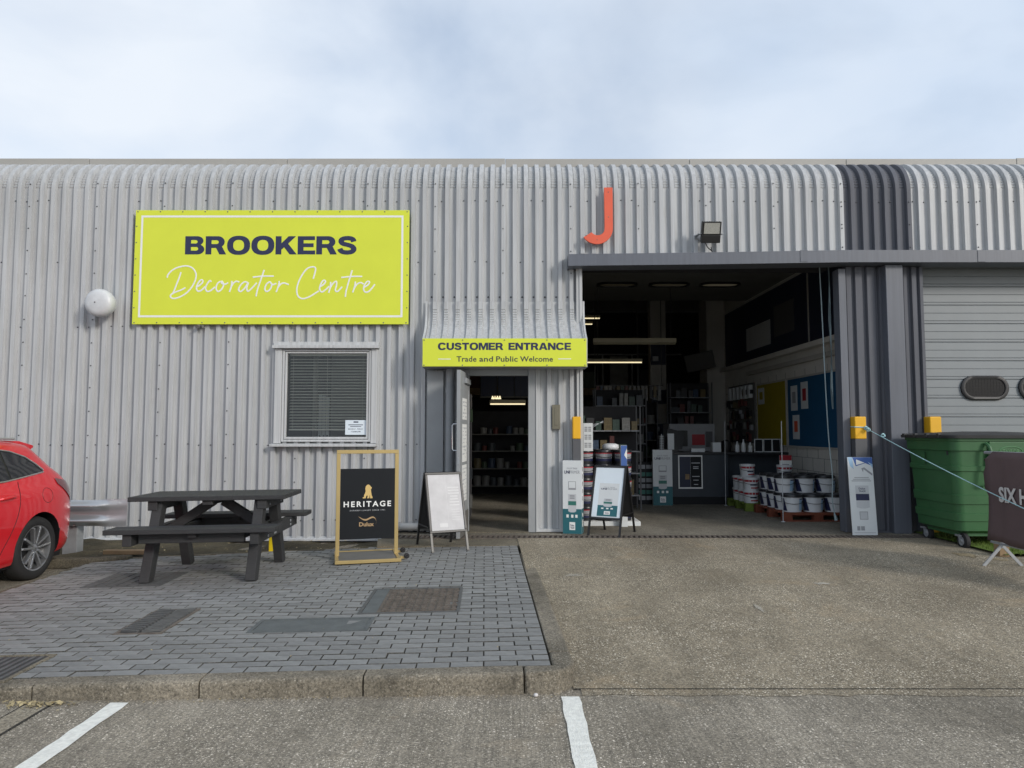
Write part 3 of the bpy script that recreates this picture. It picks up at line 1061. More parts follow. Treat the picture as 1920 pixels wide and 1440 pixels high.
MB().prism([(9.58, WZ0 - 0.065), (9.58, WZ0 - 0.03), (9.688, WZ0 - 0.022), (9.688, WZ0 - 0.065)], 'x', WX0 - 0.13, WX1 + 0.09).build('sill', M_trim, wino, bevel=0.004)
sash = MB()
for a in ((WX0 + 0.036, WX0 + 0.062, WZ0 + 0.036, WZ1 - 0.031), (WX1 - 0.062, WX1 - 0.036, WZ0 + 0.036, WZ1 - 0.031), (WX0 + 0.062, WX1 - 0.062, WZ0 + 0.036, WZ0 + 0.066), (WX0 + 0.062, WX1 - 0.062, WZ1 - 0.052, WZ1 - 0.031)):
    sash.box(a[0], a[1], 9.668, 9.74, a[2], a[3])
sash.build('sash', M_trim, wino, bevel=0.004)
MB().box(WX0 + 0.060, WX1 - 0.060, 9.700, 9.705, WZ0 + 0.064, WZ1 - 0.050).build('pane', M_pane, wino)
# office behind the window
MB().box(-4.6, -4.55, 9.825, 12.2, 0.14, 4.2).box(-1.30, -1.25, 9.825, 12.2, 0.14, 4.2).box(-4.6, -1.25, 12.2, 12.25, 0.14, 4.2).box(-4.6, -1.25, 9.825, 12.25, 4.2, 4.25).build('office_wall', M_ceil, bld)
MB().box(-2.98, -2.92, 10.6, 10.66, 0.14, 4.19).box(-2.91, -2.32, 11.4, 11.45, 0.14, 4.19).build('office_partition', M_block, bld)

# entrance: frame, open leaf, letter box
mb = MB().box(0.222, 0.325, 9.66, 9.80, 0.145, 2.35).box(-0.655, -0.585, 9.70, 9.80, 0.145, 2.35).box(-0.585, 0.222, 9.70, 9.80, 2.265, 2.35)
df = mb.build('door_frame', M_door, bld, bevel=0.004)
MB().box(0.326, 0.338, 9.648, 9.70, 0.15, 2.35).build('frame_edge', M_trim, df)
MB().box(-0.60, 0.222, 9.62, 9.83, 0.139, 0.155).build('door_sill', M_strip, df)
LM = Matrix.Translation((-0.590, 9.755, 0.155)) @ Matrix.Rotation(deg(-5.2), 4, 'Z')
def leafbox(*a):
    return MB().box(*a).xf(LM)
leaf = leafbox(-0.047, 0.0, -0.74, 0.0, 0.0, 2.13).build('door_leaf', M_door, bld, bevel=0.003)
leafbox(0.0005, 0.004, -0.72, -0.03, 0.0, 0.30).build('kick_plate', M_plate, leaf)
leafbox(0.0005, 0.035, -0.42, -0.06, 1.98, 2.05).build('door_closer', M_door, leaf, bevel=0.004)
hp = [(-0.047, -0.66, 1.10), (-0.10, -0.66, 1.10), (-0.115, -0.66, 1.12), (-0.115, -0.66, 1.42), (-0.10, -0.66, 1.44), (-0.047, -0.66, 1.44)]
MB().tube(hp, 0.009, 8).xf(LM).build('pull_handle', M_chrome, leaf, smooth=True)
leafbox(-0.035, -0.012, -0.7435, -0.7405, 0.93, 1.02).build('lock_plate', M_galv, leaf)
for z0, z1 in ((1.50, 1.78), (0.95, 1.44), (0.44, 0.91)):
    st = leafbox(0.0005, 0.002, -0.58, -0.21, z0, z1).build('sticker', M_white, leaf)
    FM = LM @ frame((0.002, 0, 0), (0, 1, 0), (0, 0, 1))
    mb = MB()
    z = z1 - 0.04
    while z > z0 + 0.03:
        u = -0.55
        while u < -0.24:
            w = rnd.uniform(0.02, 0.11)
            if rnd.random() < 0.72:
                rect(mb, FM, u, u + w, z - 0.022 * rnd.uniform(0.5, 1.2), z, 0.0008)
            u += w + 0.02
        z -= 0.048
    mb.build('print', M_lightpr, st)
lb = MB().box(0.547, 0.655, 9.665, 9.69, 1.53, 1.865).build('letter_box', M_brass, bld, bevel=0.004)
MB().box(0.578, 0.624, 9.660, 9.6645, 1.585, 1.825).build('flap', M_brass, lb, bevel=0.003)

# canopy over the entrance: corrugated skirt, cheeks, soffit
path = []
for k in range(33):
    t = k / 32
    path.append((3.285 - 0.565 * t, -0.03 - 0.36 * t ** 2.8, 0, 0))
skx0, skx1 = -1.155, 0.965
pp = prof_points(skx0, skx1)
rows = [[(x, YV + dy - d * CREST + (0.012 if (d > 0.99 and k % 2 and k > 6) else 0), z) for x, d, e in pp] for k, (z, dy, a, b) in enumerate(path)]
can = MB().grid(rows).build('canopy', M_clad, bld, smooth=True, ang=22)
for xx in (skx0, skx1):
    pts = [(YV + dy - CREST - 0.006, z) for z, dy, a, b in path] + [(9.315, 2.38), (9.68, 2.38)]
    x0, x1 = (xx - 0.03, xx - 0.004) if xx < 0 else (xx + 0.004, xx + 0.03)
    MB().prism(pts, 'x', x0, x1).build('cheek', M_trim, can)
MB().box(skx0 - 0.03, skx1 + 0.03, 9.305, 9.655, 2.345, 2.372).build('soffit', M_door, can, bevel=0.004)
mb = MB()
for k in range(14):
    x = skx0 + 0.06 + k * PITCH
    mb.lathe([(0.013, 0), (0.013, -0.006), (0, -0.012)], (skx0 + 0.04 + k * PITCH, YV - 0.001, 3.36), 'y', 6)
o = mb.build('screws', M_greyp, can)
o['kind'] = 'stuff'
# downpipe left of the door, joining a pipe along the foot of the wall
MB().tube([(-0.845, 9.60, 2.343), (-0.845, 9.60, 0.36), (-0.85, 9.60, 0.25)], 0.055, 12).tube([(-0.85, 9.6, 0.25), (-1.05, 9.60, 0.235), (-1.69, 9.60, 0.225)], 0.052, 12).build('drain_pipe', M_door, bld, smooth=True)
MB().tube([(-0.845, 9.60, 2.10), (-0.845, 9.60, 2.02)], 0.062, 12).tube([(-1.50, 9.6, 0.228), (-1.56, 9.6, 0.227)], 0.060, 12).build('pipe_collar', M_door, bld, smooth=True)
# flat dark grey reveal between canopy edge and door
MB().box(-1.150, -0.93, 9.60, 9.685, 0.16, 2.325).build('reveal_panel', M_door, bld, bevel=0.004)

# goods opening: jambs, hood beam, shutter housing
mb = MB().box(0.925, 0.965, 9.64, 9.82, 0.145, 3.74)
mb.build('jamb', M_trim, bld, bevel=0.003)
MB().box(0.885, 0.922, 9.652, 9.69, 0.19, 3.74).build('jamb_edge', M_trim, bld)
MB().box(4.50, 4.60, 9.66, 9.84, 0.145, 3.74).build('jamb', M_beam, bld, bevel=0.003)
bb = MB()
pts = [(0.765, 3.735, 3.895), (2.6, 3.755, 3.918), (4.55, 3.785, 3.952), (9.5, 3.785, 3.952)]
rows = []
for x, za, zb in pts:
    rows.append([(x, 9.46, za), (x, 9.46, zb), (x, 9.70, zb + 0.02), (x, 9.76, zb), (x, 9.76, za), (x, 9.50, za - 0.002)])
bb.grid(rows, True)
bb.quad(*rows[0]).quad(*rows[-1])
beam = bb.build('hood_beam', M_beam, bld)
for x in (3.9, 6.30):
    MB().box(x, x + 0.10, 9.454, 9.4595, 3.79, 3.948).build('splice_plate', M_beam, beam)
MB().box(0.97, 4.62, 9.83, 10.45, 3.86, 4.38).build('shutter_housing', M_dark, bld)
# dark pillar between the two goods doors: coarse ribs and a box post
pill = MB().box(4.605, 5.69, 9.735, 9.79, 0.10, 3.78).build('pillar', M_clad_d, bld)
for a, b in ((4.61, 4.70), (4.735, 4.85), (4.895, 5.02), (5.06, 5.12), (5.40, 5.47), (5.515, 5.60), (5.625, 5.69)):
    MB().prism([(a, 9.734), (a + 0.012, 9.690), (b - 0.012, 9.690), (b, 9.734)], 'z', 0.16, 3.775).build('pillar_rib', M_clad_d, pill)
MB().box(5.10, 5.335, 9.56, 9.734, 0.14, 3.775).build('post', M_beam, pill, bevel=0.006)
MB().box(4.605, 5.69, 9.66, 9.733, 0.10, 0.158).build('pillar_foot', M_clad_d, pill)
# sectional door on the right, each section its own panel
sd = thing('sectional_door', 'closed grey sectional door with oval windows right of the dark pillar', 'door', (7.4, 9.95, 0.12))
SEC = 0.2635
def panel_mesh():
    y0, t = 9.95, 0.04
    pr = [(y0 + t, 0.0), (y0 + 0.006, 0.0), (y0 + 0.006, 0.004), (y0 - 0.006, 0.010), (y0 - 0.006, 0.034), (y0 + 0.004, 0.040), (y0 + 0.004, 0.043), (y0 - 0.005, 0.048),
          (y0 - 0.005, 0.146), (y0 + 0.003, 0.150), (y0 + 0.003, 0.152), (y0 - 0.005, 0.156), (y0 - 0.005, 0.255), (y0 + 0.004, SEC - 0.002), (y0 + t, SEC - 0.002)]
    return MB().prism(pr, 'x', 5.70, 9.4)
pme = None
for k in range(15):
    if pme is None:
        o = panel_mesh().build('door_panel', M_slat, sd)
        pme = o.data
    else:
        o = link('door_panel', pme, sd, local=True)
    o.location = (0, 0, -0.0 + k * SEC)
    if k == 0:
        o.location.z = 0.0
for o in sd.children:
    o.location.z += 0.12
M_oval = pm('dark_pane', (0.012, 0.013, 0.015), 0.18, var=0.0, spec=0.3)
def stadium(w, h, n=10):
    pts = []
    for s in (1, -1):
        for k in range(n + 1):
            a = -PI / 2 * s + s * 0 + (k / n) * PI if s == 1 else PI / 2 + (k / n) * PI
            pts.append((s * (w - h) + h * math.cos(a), h * math.sin(a)))
    return pts
for cx in (6.63, 7.44, 8.25):
    cz = 2.11
    ring = []
    for w, h, y in ((0.335, 0.172, 9.944), (0.335, 0.172, 9.918), (0.315, 0.155, 9.905), (0.285, 0.128, 9.912), (0.28, 0.122, 9.935)):
        ring.append([(cx + u, y, cz + z) for u, z in stadium(w, h)])
    wo = MB().grid(ring, True).build('oval_window', M_blackp, sd, smooth=True, ang=50)
    MB().prism([(cx + u, cz + z) for u, z in stadium(0.282, 0.124)], 'y', 9.926, 9.930).build('pane', M_oval, wo)
    mb = MB()
    for k in range(-6, 7):
        hh = 0.118 if abs(k) < 5 else 0.08
        mb.box(cx + k * 0.042 - 0.0006, cx + k * 0.042 + 0.0006, 9.9235, 9.9255, cz - hh, cz + hh)
    for k in range(-2, 3):
        mb.box(cx - 0.25, cx + 0.25, 9.921, 9.923, cz + k * 0.042 - 0.0006, cz + k * 0.042 + 0.0006)
    mb.build('wire_mesh', M_black, wo)
MB().box(5.695, 9.4, 9.995, 10.02, 0.05, 3.9).build('door_backing', M_dark, bld)
MB().box(5.70, 9.4, 9.88, 9.96, 0.0, 0.12).build('door_step', M_strip, bld)

# shop shell
MB().box(5.20, 5.32, 9.83, 18.2, 0.14, 4.78).build('side_wall', M_sidew, bld)
mb = MB()
for k in range(11):
    z = 0.14 + k * 0.225
    mb.box(5.1955, 5.1995, 9.84, 17.9, z, z + 0.006)
    y = 9.84 + (0.22 if k % 2 else 0)
    while y < 17.8:
        mb.box(5.1955, 5.1995, y, y + 0.006, z + 0.006, z + 0.225)
        y += 0.45
o = mb.build('block_joints', M_ceil, bld)
o['kind'] = 'stuff'
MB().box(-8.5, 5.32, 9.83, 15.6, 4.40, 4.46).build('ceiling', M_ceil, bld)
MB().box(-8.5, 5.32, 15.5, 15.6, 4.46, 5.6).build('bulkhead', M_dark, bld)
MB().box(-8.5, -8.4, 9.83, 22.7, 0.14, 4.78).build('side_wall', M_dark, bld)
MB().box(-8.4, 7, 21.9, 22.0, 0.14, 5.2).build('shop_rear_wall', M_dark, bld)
MB().box(5.05, 5.195, 11.0, 17.9, 2.93, 3.02).build('wall_rail', M_sidew, bld, bevel=0.004)
MB().box(5.13, 5.195, 11.0, 15.5, 2.72, 2.80).build('cable_tray', M_block, bld)
MB().box(4.75, 5.19, 17.2, 17.9, 0.14, 5.0).build('column', M_block, bld)
MB().box(3.55, 3.95, 18.1, 18.4, 0.14, 5.0).build('column', M_block, bld)

# ================================================================== THINGS ON THE WALL
# large lime sign
SX0, SX1, SZ0, SZ1, SY = -5.205, -1.42, 2.965, 4.556, 9.635
sg = thing('shop_sign', 'large lime green shop sign with navy and white lettering on the left wall', 'sign', ((SX0 + SX1) / 2, SY, SZ0))
MB().box(SX0, SX1, SY, SY + 0.02, SZ0, SZ1).build('board', M_lime, sg, bevel=0.002)
for x in (SX0 + 0.3, (SX0 + SX1) / 2, SX1 - 0.3):
    MB().box(x, x + 0.04, SY + 0.021, 9.689, SZ0 + 0.05, SZ1 - 0.05).build('batten', M_galv, sg)
SF = frame((0, SY, 0), (1, 0, 0), (0, 0, 1))
b0, b1, c0, c1 = SX0 + 0.080, SX1 - 0.080, SZ0 + 0.095, SZ1 - 0.075
mb = MB()
for q in ((b0, b1, c0, c0 + 0.028), (b0, b1, c1 - 0.028, c1), (b0, b0 + 0.028, c0 + 0.028, c1 - 0.028), (b1 - 0.028, b1, c0 + 0.028, c1 - 0.028)):
    rect(mb, SF, *q, 0.0015)
mb.build('border', M_white, sg)
heavy(MB(), 'BROOKERS', SF, -3.325, 4.062, 2.365, 0.255).build('lettering', M_navy, sg)
def zx(p):
    return (SX0 + (p[0] - 38) / (1866 - 38) * (SX1 - SX0), SZ1 - (p[1] - 50) / 760 * (SZ1 - SZ0))
STROKES = [
    [(262, 502), (268, 480), (298, 450), (340, 431), (390, 424), (430, 440), (452, 475), (450, 515), (430, 560), (395, 602), (350, 630), (310, 640), (288, 630), (294, 612), (325, 596), (362, 582), (385, 568)],
    [(352, 465), (344, 495), (330, 535), (312, 585), (300, 612)],
    [(458, 566), (485, 548), (500, 528), (490, 516), (472, 532), (458, 566), (466, 590), (488, 588), (515, 562)],
    [(556, 530), (545, 522), (528, 545), (518, 572), (530, 593), (552, 588), (580, 565)],
    [(618, 526), (598, 540), (588, 572), (602, 594), (626, 578), (638, 548), (626, 526), (624, 538), (645, 546), (668, 536)],
    [(692, 524), (690, 555), (678, 597)], [(686, 568), (702, 540), (722, 526), (742, 532)],
    [(796, 534), (776, 530), (750, 552), (738, 582), (752, 594), (778, 572), (802, 534), (792, 568), (798, 592), (818, 580), (858, 536)],
    [(905, 450), (886, 510), (864, 578), (855, 626)], [(830, 499), (900, 492), (970, 492)],
    [(944, 528), (922, 546), (912, 578), (926, 594), (948, 578), (957, 548), (944, 528), (962, 548), (988, 540)],
    [(1007, 524), (1002, 556), (988, 598)], [(998, 568), (1018, 544), (1040, 538), (1070, 548)],
    [(1232, 510), (1242, 472), (1246, 440), (1226, 430), (1186, 446), (1146, 505), (1125, 570), (1131, 620), (1160, 641), (1202, 632), (1246, 606), (1270, 590)],
    [(1275, 564), (1300, 548), (1314, 527), (1300, 520), (1284, 542), (1275, 576), (1290, 597), (1315, 582), (1340, 558)],
    [(1348, 530), (1346, 565), (1335, 603)], [(1342, 575), (1364, 540), (1386, 527), (1386, 556), (1380, 585), (1396, 593), (1425, 562)],
    [(1490, 452), (1470, 520), (1452, 588), (1447, 630)], [(1418, 501), (1490, 494), (1557, 494)],
    [(1512, 528), (1508, 560), (1495, 600)], [(1505, 572), (1524, 545), (1548, 535), (1566, 545)],
    [(1566, 568), (1594, 552), (1606, 532), (1592, 527), (1574, 548), (1567, 578), (1580, 598), (1606, 590), (1642, 546)]]
mb = MB()
for st in STROKES:
    pts = [(*zx(p),) for p in st]
    cr = crom([Vector((a, SY - 0.001, b)) for a, b in pts], 6)
    mb.tube(cr, 0.0115, 6, True, (1, SY - 0.001, 0.22))
mb.build('script_lettering', M_white, sg)
mb = MB()
for k in range(13):
    for z in (SZ0 + 0.022, SZ1 - 0.022):
        mb.lathe([(0.009, 0), (0.009, -0.004), (0, -0.007)], (SX0 + 0.03 + k * (SX1 - SX0 - 0.06) / 12, SY, z), 'y', 6)
for k in range(1, 7):
    for x in (SX0 + 0.022, SX1 - 0.022):
        mb.lathe([(0.009, 0), (0.009, -0.004), (0, -0.007)], (x, SY, SZ0 + k * (SZ1 - SZ0) / 7), 'y', 6)
o = mb.build('rivets', M_plate, sg)
o['kind'] = 'stuff'
MB().tube([(-4.29, 9.66, 2.945), (-4.29, 9.60, 2.925)], 0.028, 8).tube([(-4.29, 9.69, 2.955), (-4.22, 9.62, 2.93)], 0.02, 8).build('bracket', M_plate, sg, smooth=True)

# entrance sign on the canopy
EX0, EX1, EZ0, EZ1, EY = -1.176, 0.980, 2.352, 2.722, 9.275
es = thing('entrance_sign', 'long lime green customer entrance sign on the canopy front', 'sign', (-0.09, EY, EZ0))
MB().box(EX0, EX1, EY, EY + 0.022, EZ0, EZ1).build('board', M_lime, es, bevel=0.002)
EF = frame((0, EY, 0), (1, 0, 0), (0, 0, 1))
heavy(MB(), 'CUSTOMER', EF, -0.545, 2.617, 0.858, 0.095).build('lettering', M_navy, es)
heavy(MB(), 'ENTRANCE', EF, 0.365, 2.617, 0.822, 0.095).build('lettering', M_navy, es)
for wd, cx_, ww_, hh_, zz_ in (('Trade', -0.597, 0.262, 0.072, 2.450), ('and', -0.339, 0.180, 0.072, 2.450), ('Public', -0.067, 0.283, 0.072, 2.450), ('Welcome', 0.322, 0.432, 0.072, 2.450)):
    add_text(MB(), wd, EF, cx_, zz_, ww_, hh_, 0.016, 0.002, 1.03).build('small_lettering', M_charc, es)
mb = MB()
rect(mb, EF, -0.970, -0.806, 2.444, 2.454, 0.0015)
rect(mb, EF, 0.608, 0.776, 2.446, 2.456, 0.0015)
mb.build('dash', M_white, es)
mb = MB()
for x in (-1.155, -0.65, -0.10, 0.46, 0.958):
    for z in (EZ0 + 0.016, EZ1 - 0.022):
        mb.lathe([(0.009, 0), (0.009, -0.004), (0, -0.007)], (x, EY, z), 'y', 6)
mb.build('rivets', M_plate, es)['kind'] = 'stuff'

# orange letter J
jt = thing('letter_sign', 'big orange red letter J fixed above the goods opening', 'letter', (1.19, 9.62, 4.08))
po, pi_ = [], []
cx, cz, ro, ri = 1.168, 4.292, 0.222, 0.098
po = [(1.272, 4.865), (1.390, 4.865), (1.390, 4.292)]
for k in range(1, 15):
    a = -k * deg(146) / 14
    po.append((cx + ro * math.cos(a), cz + ro * math.sin(a)))
for k in range(14, -1, -1):
    a = -k * deg(146) / 14
    po.append((cx + 0.01 + ri * math.cos(a) * 1.0, cz + 0.0 + ri * math.sin(a)))
po = [(x, z) for x, z in po]
MB().prism(po, 'y', 9.60, 9.63).build('face', M_orange, jt, bevel=0.002)
mb = MB()
for x, z in ((1.33, 4.8), (1.33, 4.45), (1.17, 4.13), (1.02, 4.19)):
    mb.lathe([(0.008, 0), (0, -0.006)], (x, 9.60, z), 'y', 6)
    mb.lathe([(0.012, 0), (0.012, 0.06)], (x, 9.631, z), 'y', 6)
mb.build('fixings', M_plate, jt)

# floodlight
fl = thing('floodlight', 'black LED floodlight tilted up on a bracket above the goods opening', 'floodlight', (2.70, 9.5, 4.12))
FLM = Matrix.Translation((2.70, 9.44, 4.17)) @ Matrix.Rotation(deg(20), 4, 'X')
MB().box(-0.128, 0.128, 0.0, 0.045, -0.02, 0.16).box(-0.128, 0.128, 0.0, 0.06, -0.125, -0.022).xf(FLM).build('housing', M_black, fl, bevel=0.008)
MB().box(-0.105, 0.105, -0.004, -0.0005, -0.002, 0.142).xf(FLM).build('lens', M_lens, fl)
mb = MB()
for k in range(8):
    mb.box(-0.125 + k * 0.034, -0.117 + k * 0.034, 0.061, 0.085, -0.115, 0.16)
mb.xf(FLM).build('cooling_fins', M_black, fl)
MB().bar((2.55, 9.46, 4.18), (2.55, 9.688, 4.20), 0.035, 0.012).bar((2.85, 9.46, 4.18), (2.85, 9.688, 4.20), 0.035, 0.012).box(2.535, 2.865, 9.675, 9.688, 4.17, 4.22).build('bracket', M_galv, fl)
MB().tube(crom([(2.62, 9.47, 4.06), (2.66, 9.5, 4.0), (2.74, 9.58, 3.97), (2.76, 9.66, 3.99), (2.76, 9.685, 4.05)], 5), 0.007, 6).build('cable', M_black, fl)

# round alarm bell box
al = thing('alarm_box', 'round pale grey alarm box on the corrugated wall left of the big sign', 'alarm box', (-5.60, 9.60, 3.25))
MB().lathe([(0.10, 0.205), (0.10, 0.10), (0.178, 0.095), (0.188, 0.06), (0.190, 0.01), (0.183, -0.025), (0.160, -0.052), (0.12, -0.066), (0.06, -0.074), (0.0, -0.076)], (-5.575, 9.485, 3.235), 'y', 36).build('cover', M_alarm, al, smooth=True, ang=60)
MB().lathe([(0.0, -0.006), (0.009, -0.004), (0.010, 0.004)], (-5.59, 9.409, 3.23), 'y', 8).build('screw', M_greyp, al)

# ================================================================== WINDOW CONTENTS
vb = thing('venetian_blind', 'cream venetian blind hanging inside the square window', 'blind', (-2.53, 9.79, 1.5))
sm = None
for k in range(24):
    z = 1.565 + k * 0.0405
    if sm is None:
        o = MB().prism([(-0.020, -0.0085), (0.0, 0.001), (0.020, 0.0075), (0.020, 0.009), (0.0, 0.0028), (-0.020, -0.007)], 'x', -0.535, 0.535).build('slat', M_blind, vb, local=True)
        sm = o.data
    else:
        o = link('slat', sm, vb, local=True)
    o.location = (0, 0, z - 1.5 + rnd.uniform(-0.001, 0.001))
MB().box(-3.07, -1.99, 9.775, 9.805, 1.515, 1.535).build('bottom_rail', M_blind, vb)
MB().box(-3.07, -1.99, 9.765, 9.81, 2.545, 2.585).build('head_rail', M_blind, vb)
for x in (-3.02, -2.55, -2.06):
    MB().box(x, x + 0.003, 9.766, 9.769, 1.52, 2.55).build('cord', M_blind, vb)
nt_ = thing('window_notice', 'white opening hours notice stuck inside the window corner', 'notice', (-2.14, 9.695, 1.46))
MB().box(-2.275, -1.990, 9.6955, 9.6985, 1.455, 1.655).build('sheet', M_paper, nt_)
NF = frame((-2.1325, 9.6955, 1.555), (1, 0, 0), (0, 0, 1))
mb = MB()
for s, v, w, h in (('MONDAY - FRIDAY', -0.022, 0.20, 0.016), ('7.30AM-5PM', -0.058, 0.13, 0.018)):
    add_text(mb, s, NF, 0, v, w, h, 0.01, 0.0006)
rect(mb, NF, -0.10, 0.10, 0.030, 0.040, 0.0006)
rect(mb, NF, -0.075, 0.075, 0.008, 0.016, 0.0006)
rect(mb, NF, -0.03, 0.035, 0.065, 0.082, 0.0006)
mb.build('print', M_navy, nt_)
sr = thing('paint_roller_strips', 'three pale strips with dots standing behind the blind', 'display strips', (-2.66, 9.95, 1.4))
for k in range(3):
    o = MB().box(-2.70 + k * 0.052, -2.655 + k * 0.052, 9.90, 9.91, 1.38, 2.02 - 0.02 * k).build('strip', M_lightpr, sr)
    MB().lathe([(0.0, -0.002), (0.016, -0.002), (0.016, 0.0)], (-2.677 + k * 0.052, 9.899, 1.435), 'y', 10).build('dot', M_black, o)
MB().box(-2.78, -2.45, 9.93, 9.97, 1.36, 1.38).build('ledge', M_block, sr)
MB().box(-2.73, -2.55, 9.93, 9.95, 0.14, 1.36).build('stem', M_block, sr)

# ================================================================== PICNIC TABLE
pt = thing('picnic_table', 'charcoal plank picnic table with attached benches on the block paving', 'picnic table', (-2.975, 7.285, pz(-2.975, 7.285)), deg(3.2), ry=-0.012)
def plank(n, *a, **k):
    return MB().box(*a).build(n, M_plank, pt, bevel=0.006, local=True)
for k in range(5):                                # table top boards run along x
    y = -0.35 + k * 0.142
    plank('top_board', -0.745, 0.745, y, y + 0.132, 0.745, 0.79)
for s in (-1, 1):
    for k in range(2):
        y = s * 0.62 + (k - 1) * 0.140
        plank('bench_board', -0.765, 0.765, y, y + 0.132, 0.485, 0.530)
for sx in (-1, 1):
    xi = sx * 0.52
    plank('top_bearer', xi - 0.045, xi + 0.045, -0.32, 0.32, 0.655, 0.744)
    plank('bench_bearer', xi + sx * 0.05 - 0.04, xi + sx * 0.05 + 0.04, -0.72, 0.72, 0.375, 0.484)
    for sy in (-1, 1):
        MB().bar((xi - sx * 0.035, sy * 0.215, 0.744), (xi - sx * 0.035, sy * 0.505, -0.005), 0.092, 0.115, (0, 1, 0.45 * sy)).build('leg', M_plank, pt, bevel=0.005, local=True)
    MB().bar((sx * 0.05, 0, 0.715), (sx * 0.50, 0, 0.42), 0.07, 0.09, (0, 0, 1)).build('brace', M_plank, pt, bevel=0.005, local=True)
    MB().bar((sx * 0.40, -0.62, 0.43), (sx * 0.40, 0.62, 0.43), 0.035, 0.06).build('cross_bar', M_plank, pt, local=True)
plank('centre_bearer', -0.05, 0.05, -0.32, 0.32, 0.70, 0.744)
for s in (-1, 1):
    plank('bench_stay', -0.50, 0.46, s * 0.62 - 0.025, s * 0.62 + 0.02, 0.388, 0.484)
    plank('bench_cleat', -0.04, 0.04, s * 0.62 - 0.08, s * 0.62 + 0.06, 0.44, 0.4845)
mb = MB()
for sy in (-1, 1):
    for z in (0.41, 0.45):
        mb.lathe([(0.013, 0), (0.013, 0.007), (0, 0.01)], (0.612, sy * 0.42, z), 'x', 8)
    mb.lathe([(0.010, 0), (0.010, 0.007), (0, 0.01)], (0.566, sy * 0.2, 0.69), 'x', 8)
mb.build('bolts', M_galv, pt, local=True)
MB().box(0.611, 0.614, -0.20, -0.13, 0.395, 0.465).build('maker_plate', M_galv, pt, local=True)

# ================================================================== HERITAGE SIGN STAND
hs = thing('sign_stand', 'gold framed stand with a black heritage panel beside the picnic table', 'sign stand', (-1.60, 7.925, pz(-1.6, 7.925) + 0.002), deg(14.5))
W2 = 0.300
mb = MB()
for sx in (-1, 1):
    mb.box(sx * 0.318 - 0.021, sx * 0.318 + 0.021, -0.012, 0.014, 0.04, 1.150)
mb.box(-0.339, 0.339, -0.012, 0.014, 1.151, 1.192)
mb.build('frame', M_gold, hs, bevel=0.003, local=True)
mb = MB().box(-0.345, 0.345, -0.335, -0.295, 0.008, 0.042).box(-0.345, 0.345, 0.295, 0.335, 0.008, 0.042)
for sx in (-1, 1):
    mb.box(sx * 0.325 - 0.02, sx * 0.325 + 0.02, -0.294, 0.294, 0.008, 0.042)
mb.build('base', M_gold, hs, bevel=0.003, local=True)
MB().box(-0.303, 0.303, -0.293, 0.293, 0.010, 0.034).build('base_plate', M_plate, hs, local=True)
for x, y in ((-0.31, -0.31), (0.31, -0.31), (-0.31, 0.31), (0.31, 0.31)):
    MB().lathe([(0.014, 0.0), (0.014, 0.010)], (x, y, -0.003), 'z', 8).build('foot', M_black, hs, local=True)
for y in (-0.20, 0.20):
    wlink = MB().box(0.346, 0.40, y - 0.02, y + 0.02, 0.02, 0.045).build('wheel_bracket', M_gold, hs, local=True)
    MB().lathe([(0.0, -0.012), (0.022, -0.014), (0.030, -0.010), (0.030, 0.010), (0.022, 0.014), (0.0, 0.012)], (0.412, y - 0.026, 0.050), 'y', 16).build('wheel', M_rubber, wlink, smooth=True, local=True)
    MB().lathe([(0.018, -0.017), (0.018, 0.0), ], (0.412, y - 0.026, 0.050), 'y', 12).build('hub', M_chrome, wlink, local=True)
pn = MB().box(-0.296, 0.296, -0.008, 0.010, 0.215, 0.985).build('panel', M_panel, hs, local=True)
HF = frame((0, -0.008, 0), (1, 0, 0), (0, 0, 1))
add_text(MB(), 'HERITAGE', HF, 0.0, 0.597, 0.515, 0.062, 0.022, 0.0015, 1.35).build('lettering', M_white, pn, local=True)
add_text(MB(), 'DURABLE LUXURY SINCE 1931', HF, 0.0, 0.528, 0.38, 0.014, 0.0, 0.0015, 1.3).build('small_lettering', M_lightpr, pn, local=True)
add_text(MB(), 'Dulux', HF, -0.008, 0.375, 0.160, 0.046, 0.03, 0.0015).build('logo_lettering', M_copper, pn, local=True)
mb = MB()   # swoosh over the word: leaping long-haired shape reduced to its curve
up = crom([(-0.098, 0.462, 0), (-0.075, 0.446, 0), (-0.045, 0.428, 0), (-0.01, 0.424, 0), (0.03, 0.442, 0), (0.06, 0.450, 0), (0.085, 0.436, 0), (0.098, 0.400, 0), (0.090, 0.366, 0)], 4)
wd = [0.001 + 0.020 * math.sin(PI * min(1, max(0, k / (len(up) - 1)))) ** 1.2 * (1.25 - 0.8 * k / len(up)) for k in range(len(up))]
mb.grid([[HF @ Vector((p.x, p.y + wd[k] * 0.5, 0.0015)) for k, p in enumerate(up)], [HF @ Vector((p.x, p.y - wd[k] * 0.5, 0.0015)) for k, p in enumerate(up)]])
mb.build('logo_swoosh', M_copper, pn, local=True)
lion = [(-0.050, 0.658), (-0.056, 0.666), (-0.040, 0.674), (-0.040, 0.692), (-0.030, 0.712), (-0.022, 0.738), (-0.026, 0.762), (-0.022, 0.788), (-0.008, 0.806), (0.010, 0.810), (0.024, 0.800), (0.034, 0.786), (0.044, 0.778), (0.042, 0.764),
        (0.034, 0.758), (0.036, 0.740), (0.040, 0.716), (0.044, 0.690), (0.054, 0.670), (0.052, 0.658), (0.028, 0.658), (0.022, 0.700), (0.018, 0.660), (-0.006, 0.658), (0.000, 0.672), (-0.004, 0.694), (-0.016, 0.680), (-0.020, 0.660)]
MB().quad(*[HF @ Vector((x, z, 0.0015)) for x, z in lion]).build('lion_emblem', M_goldp, pn, local=True)

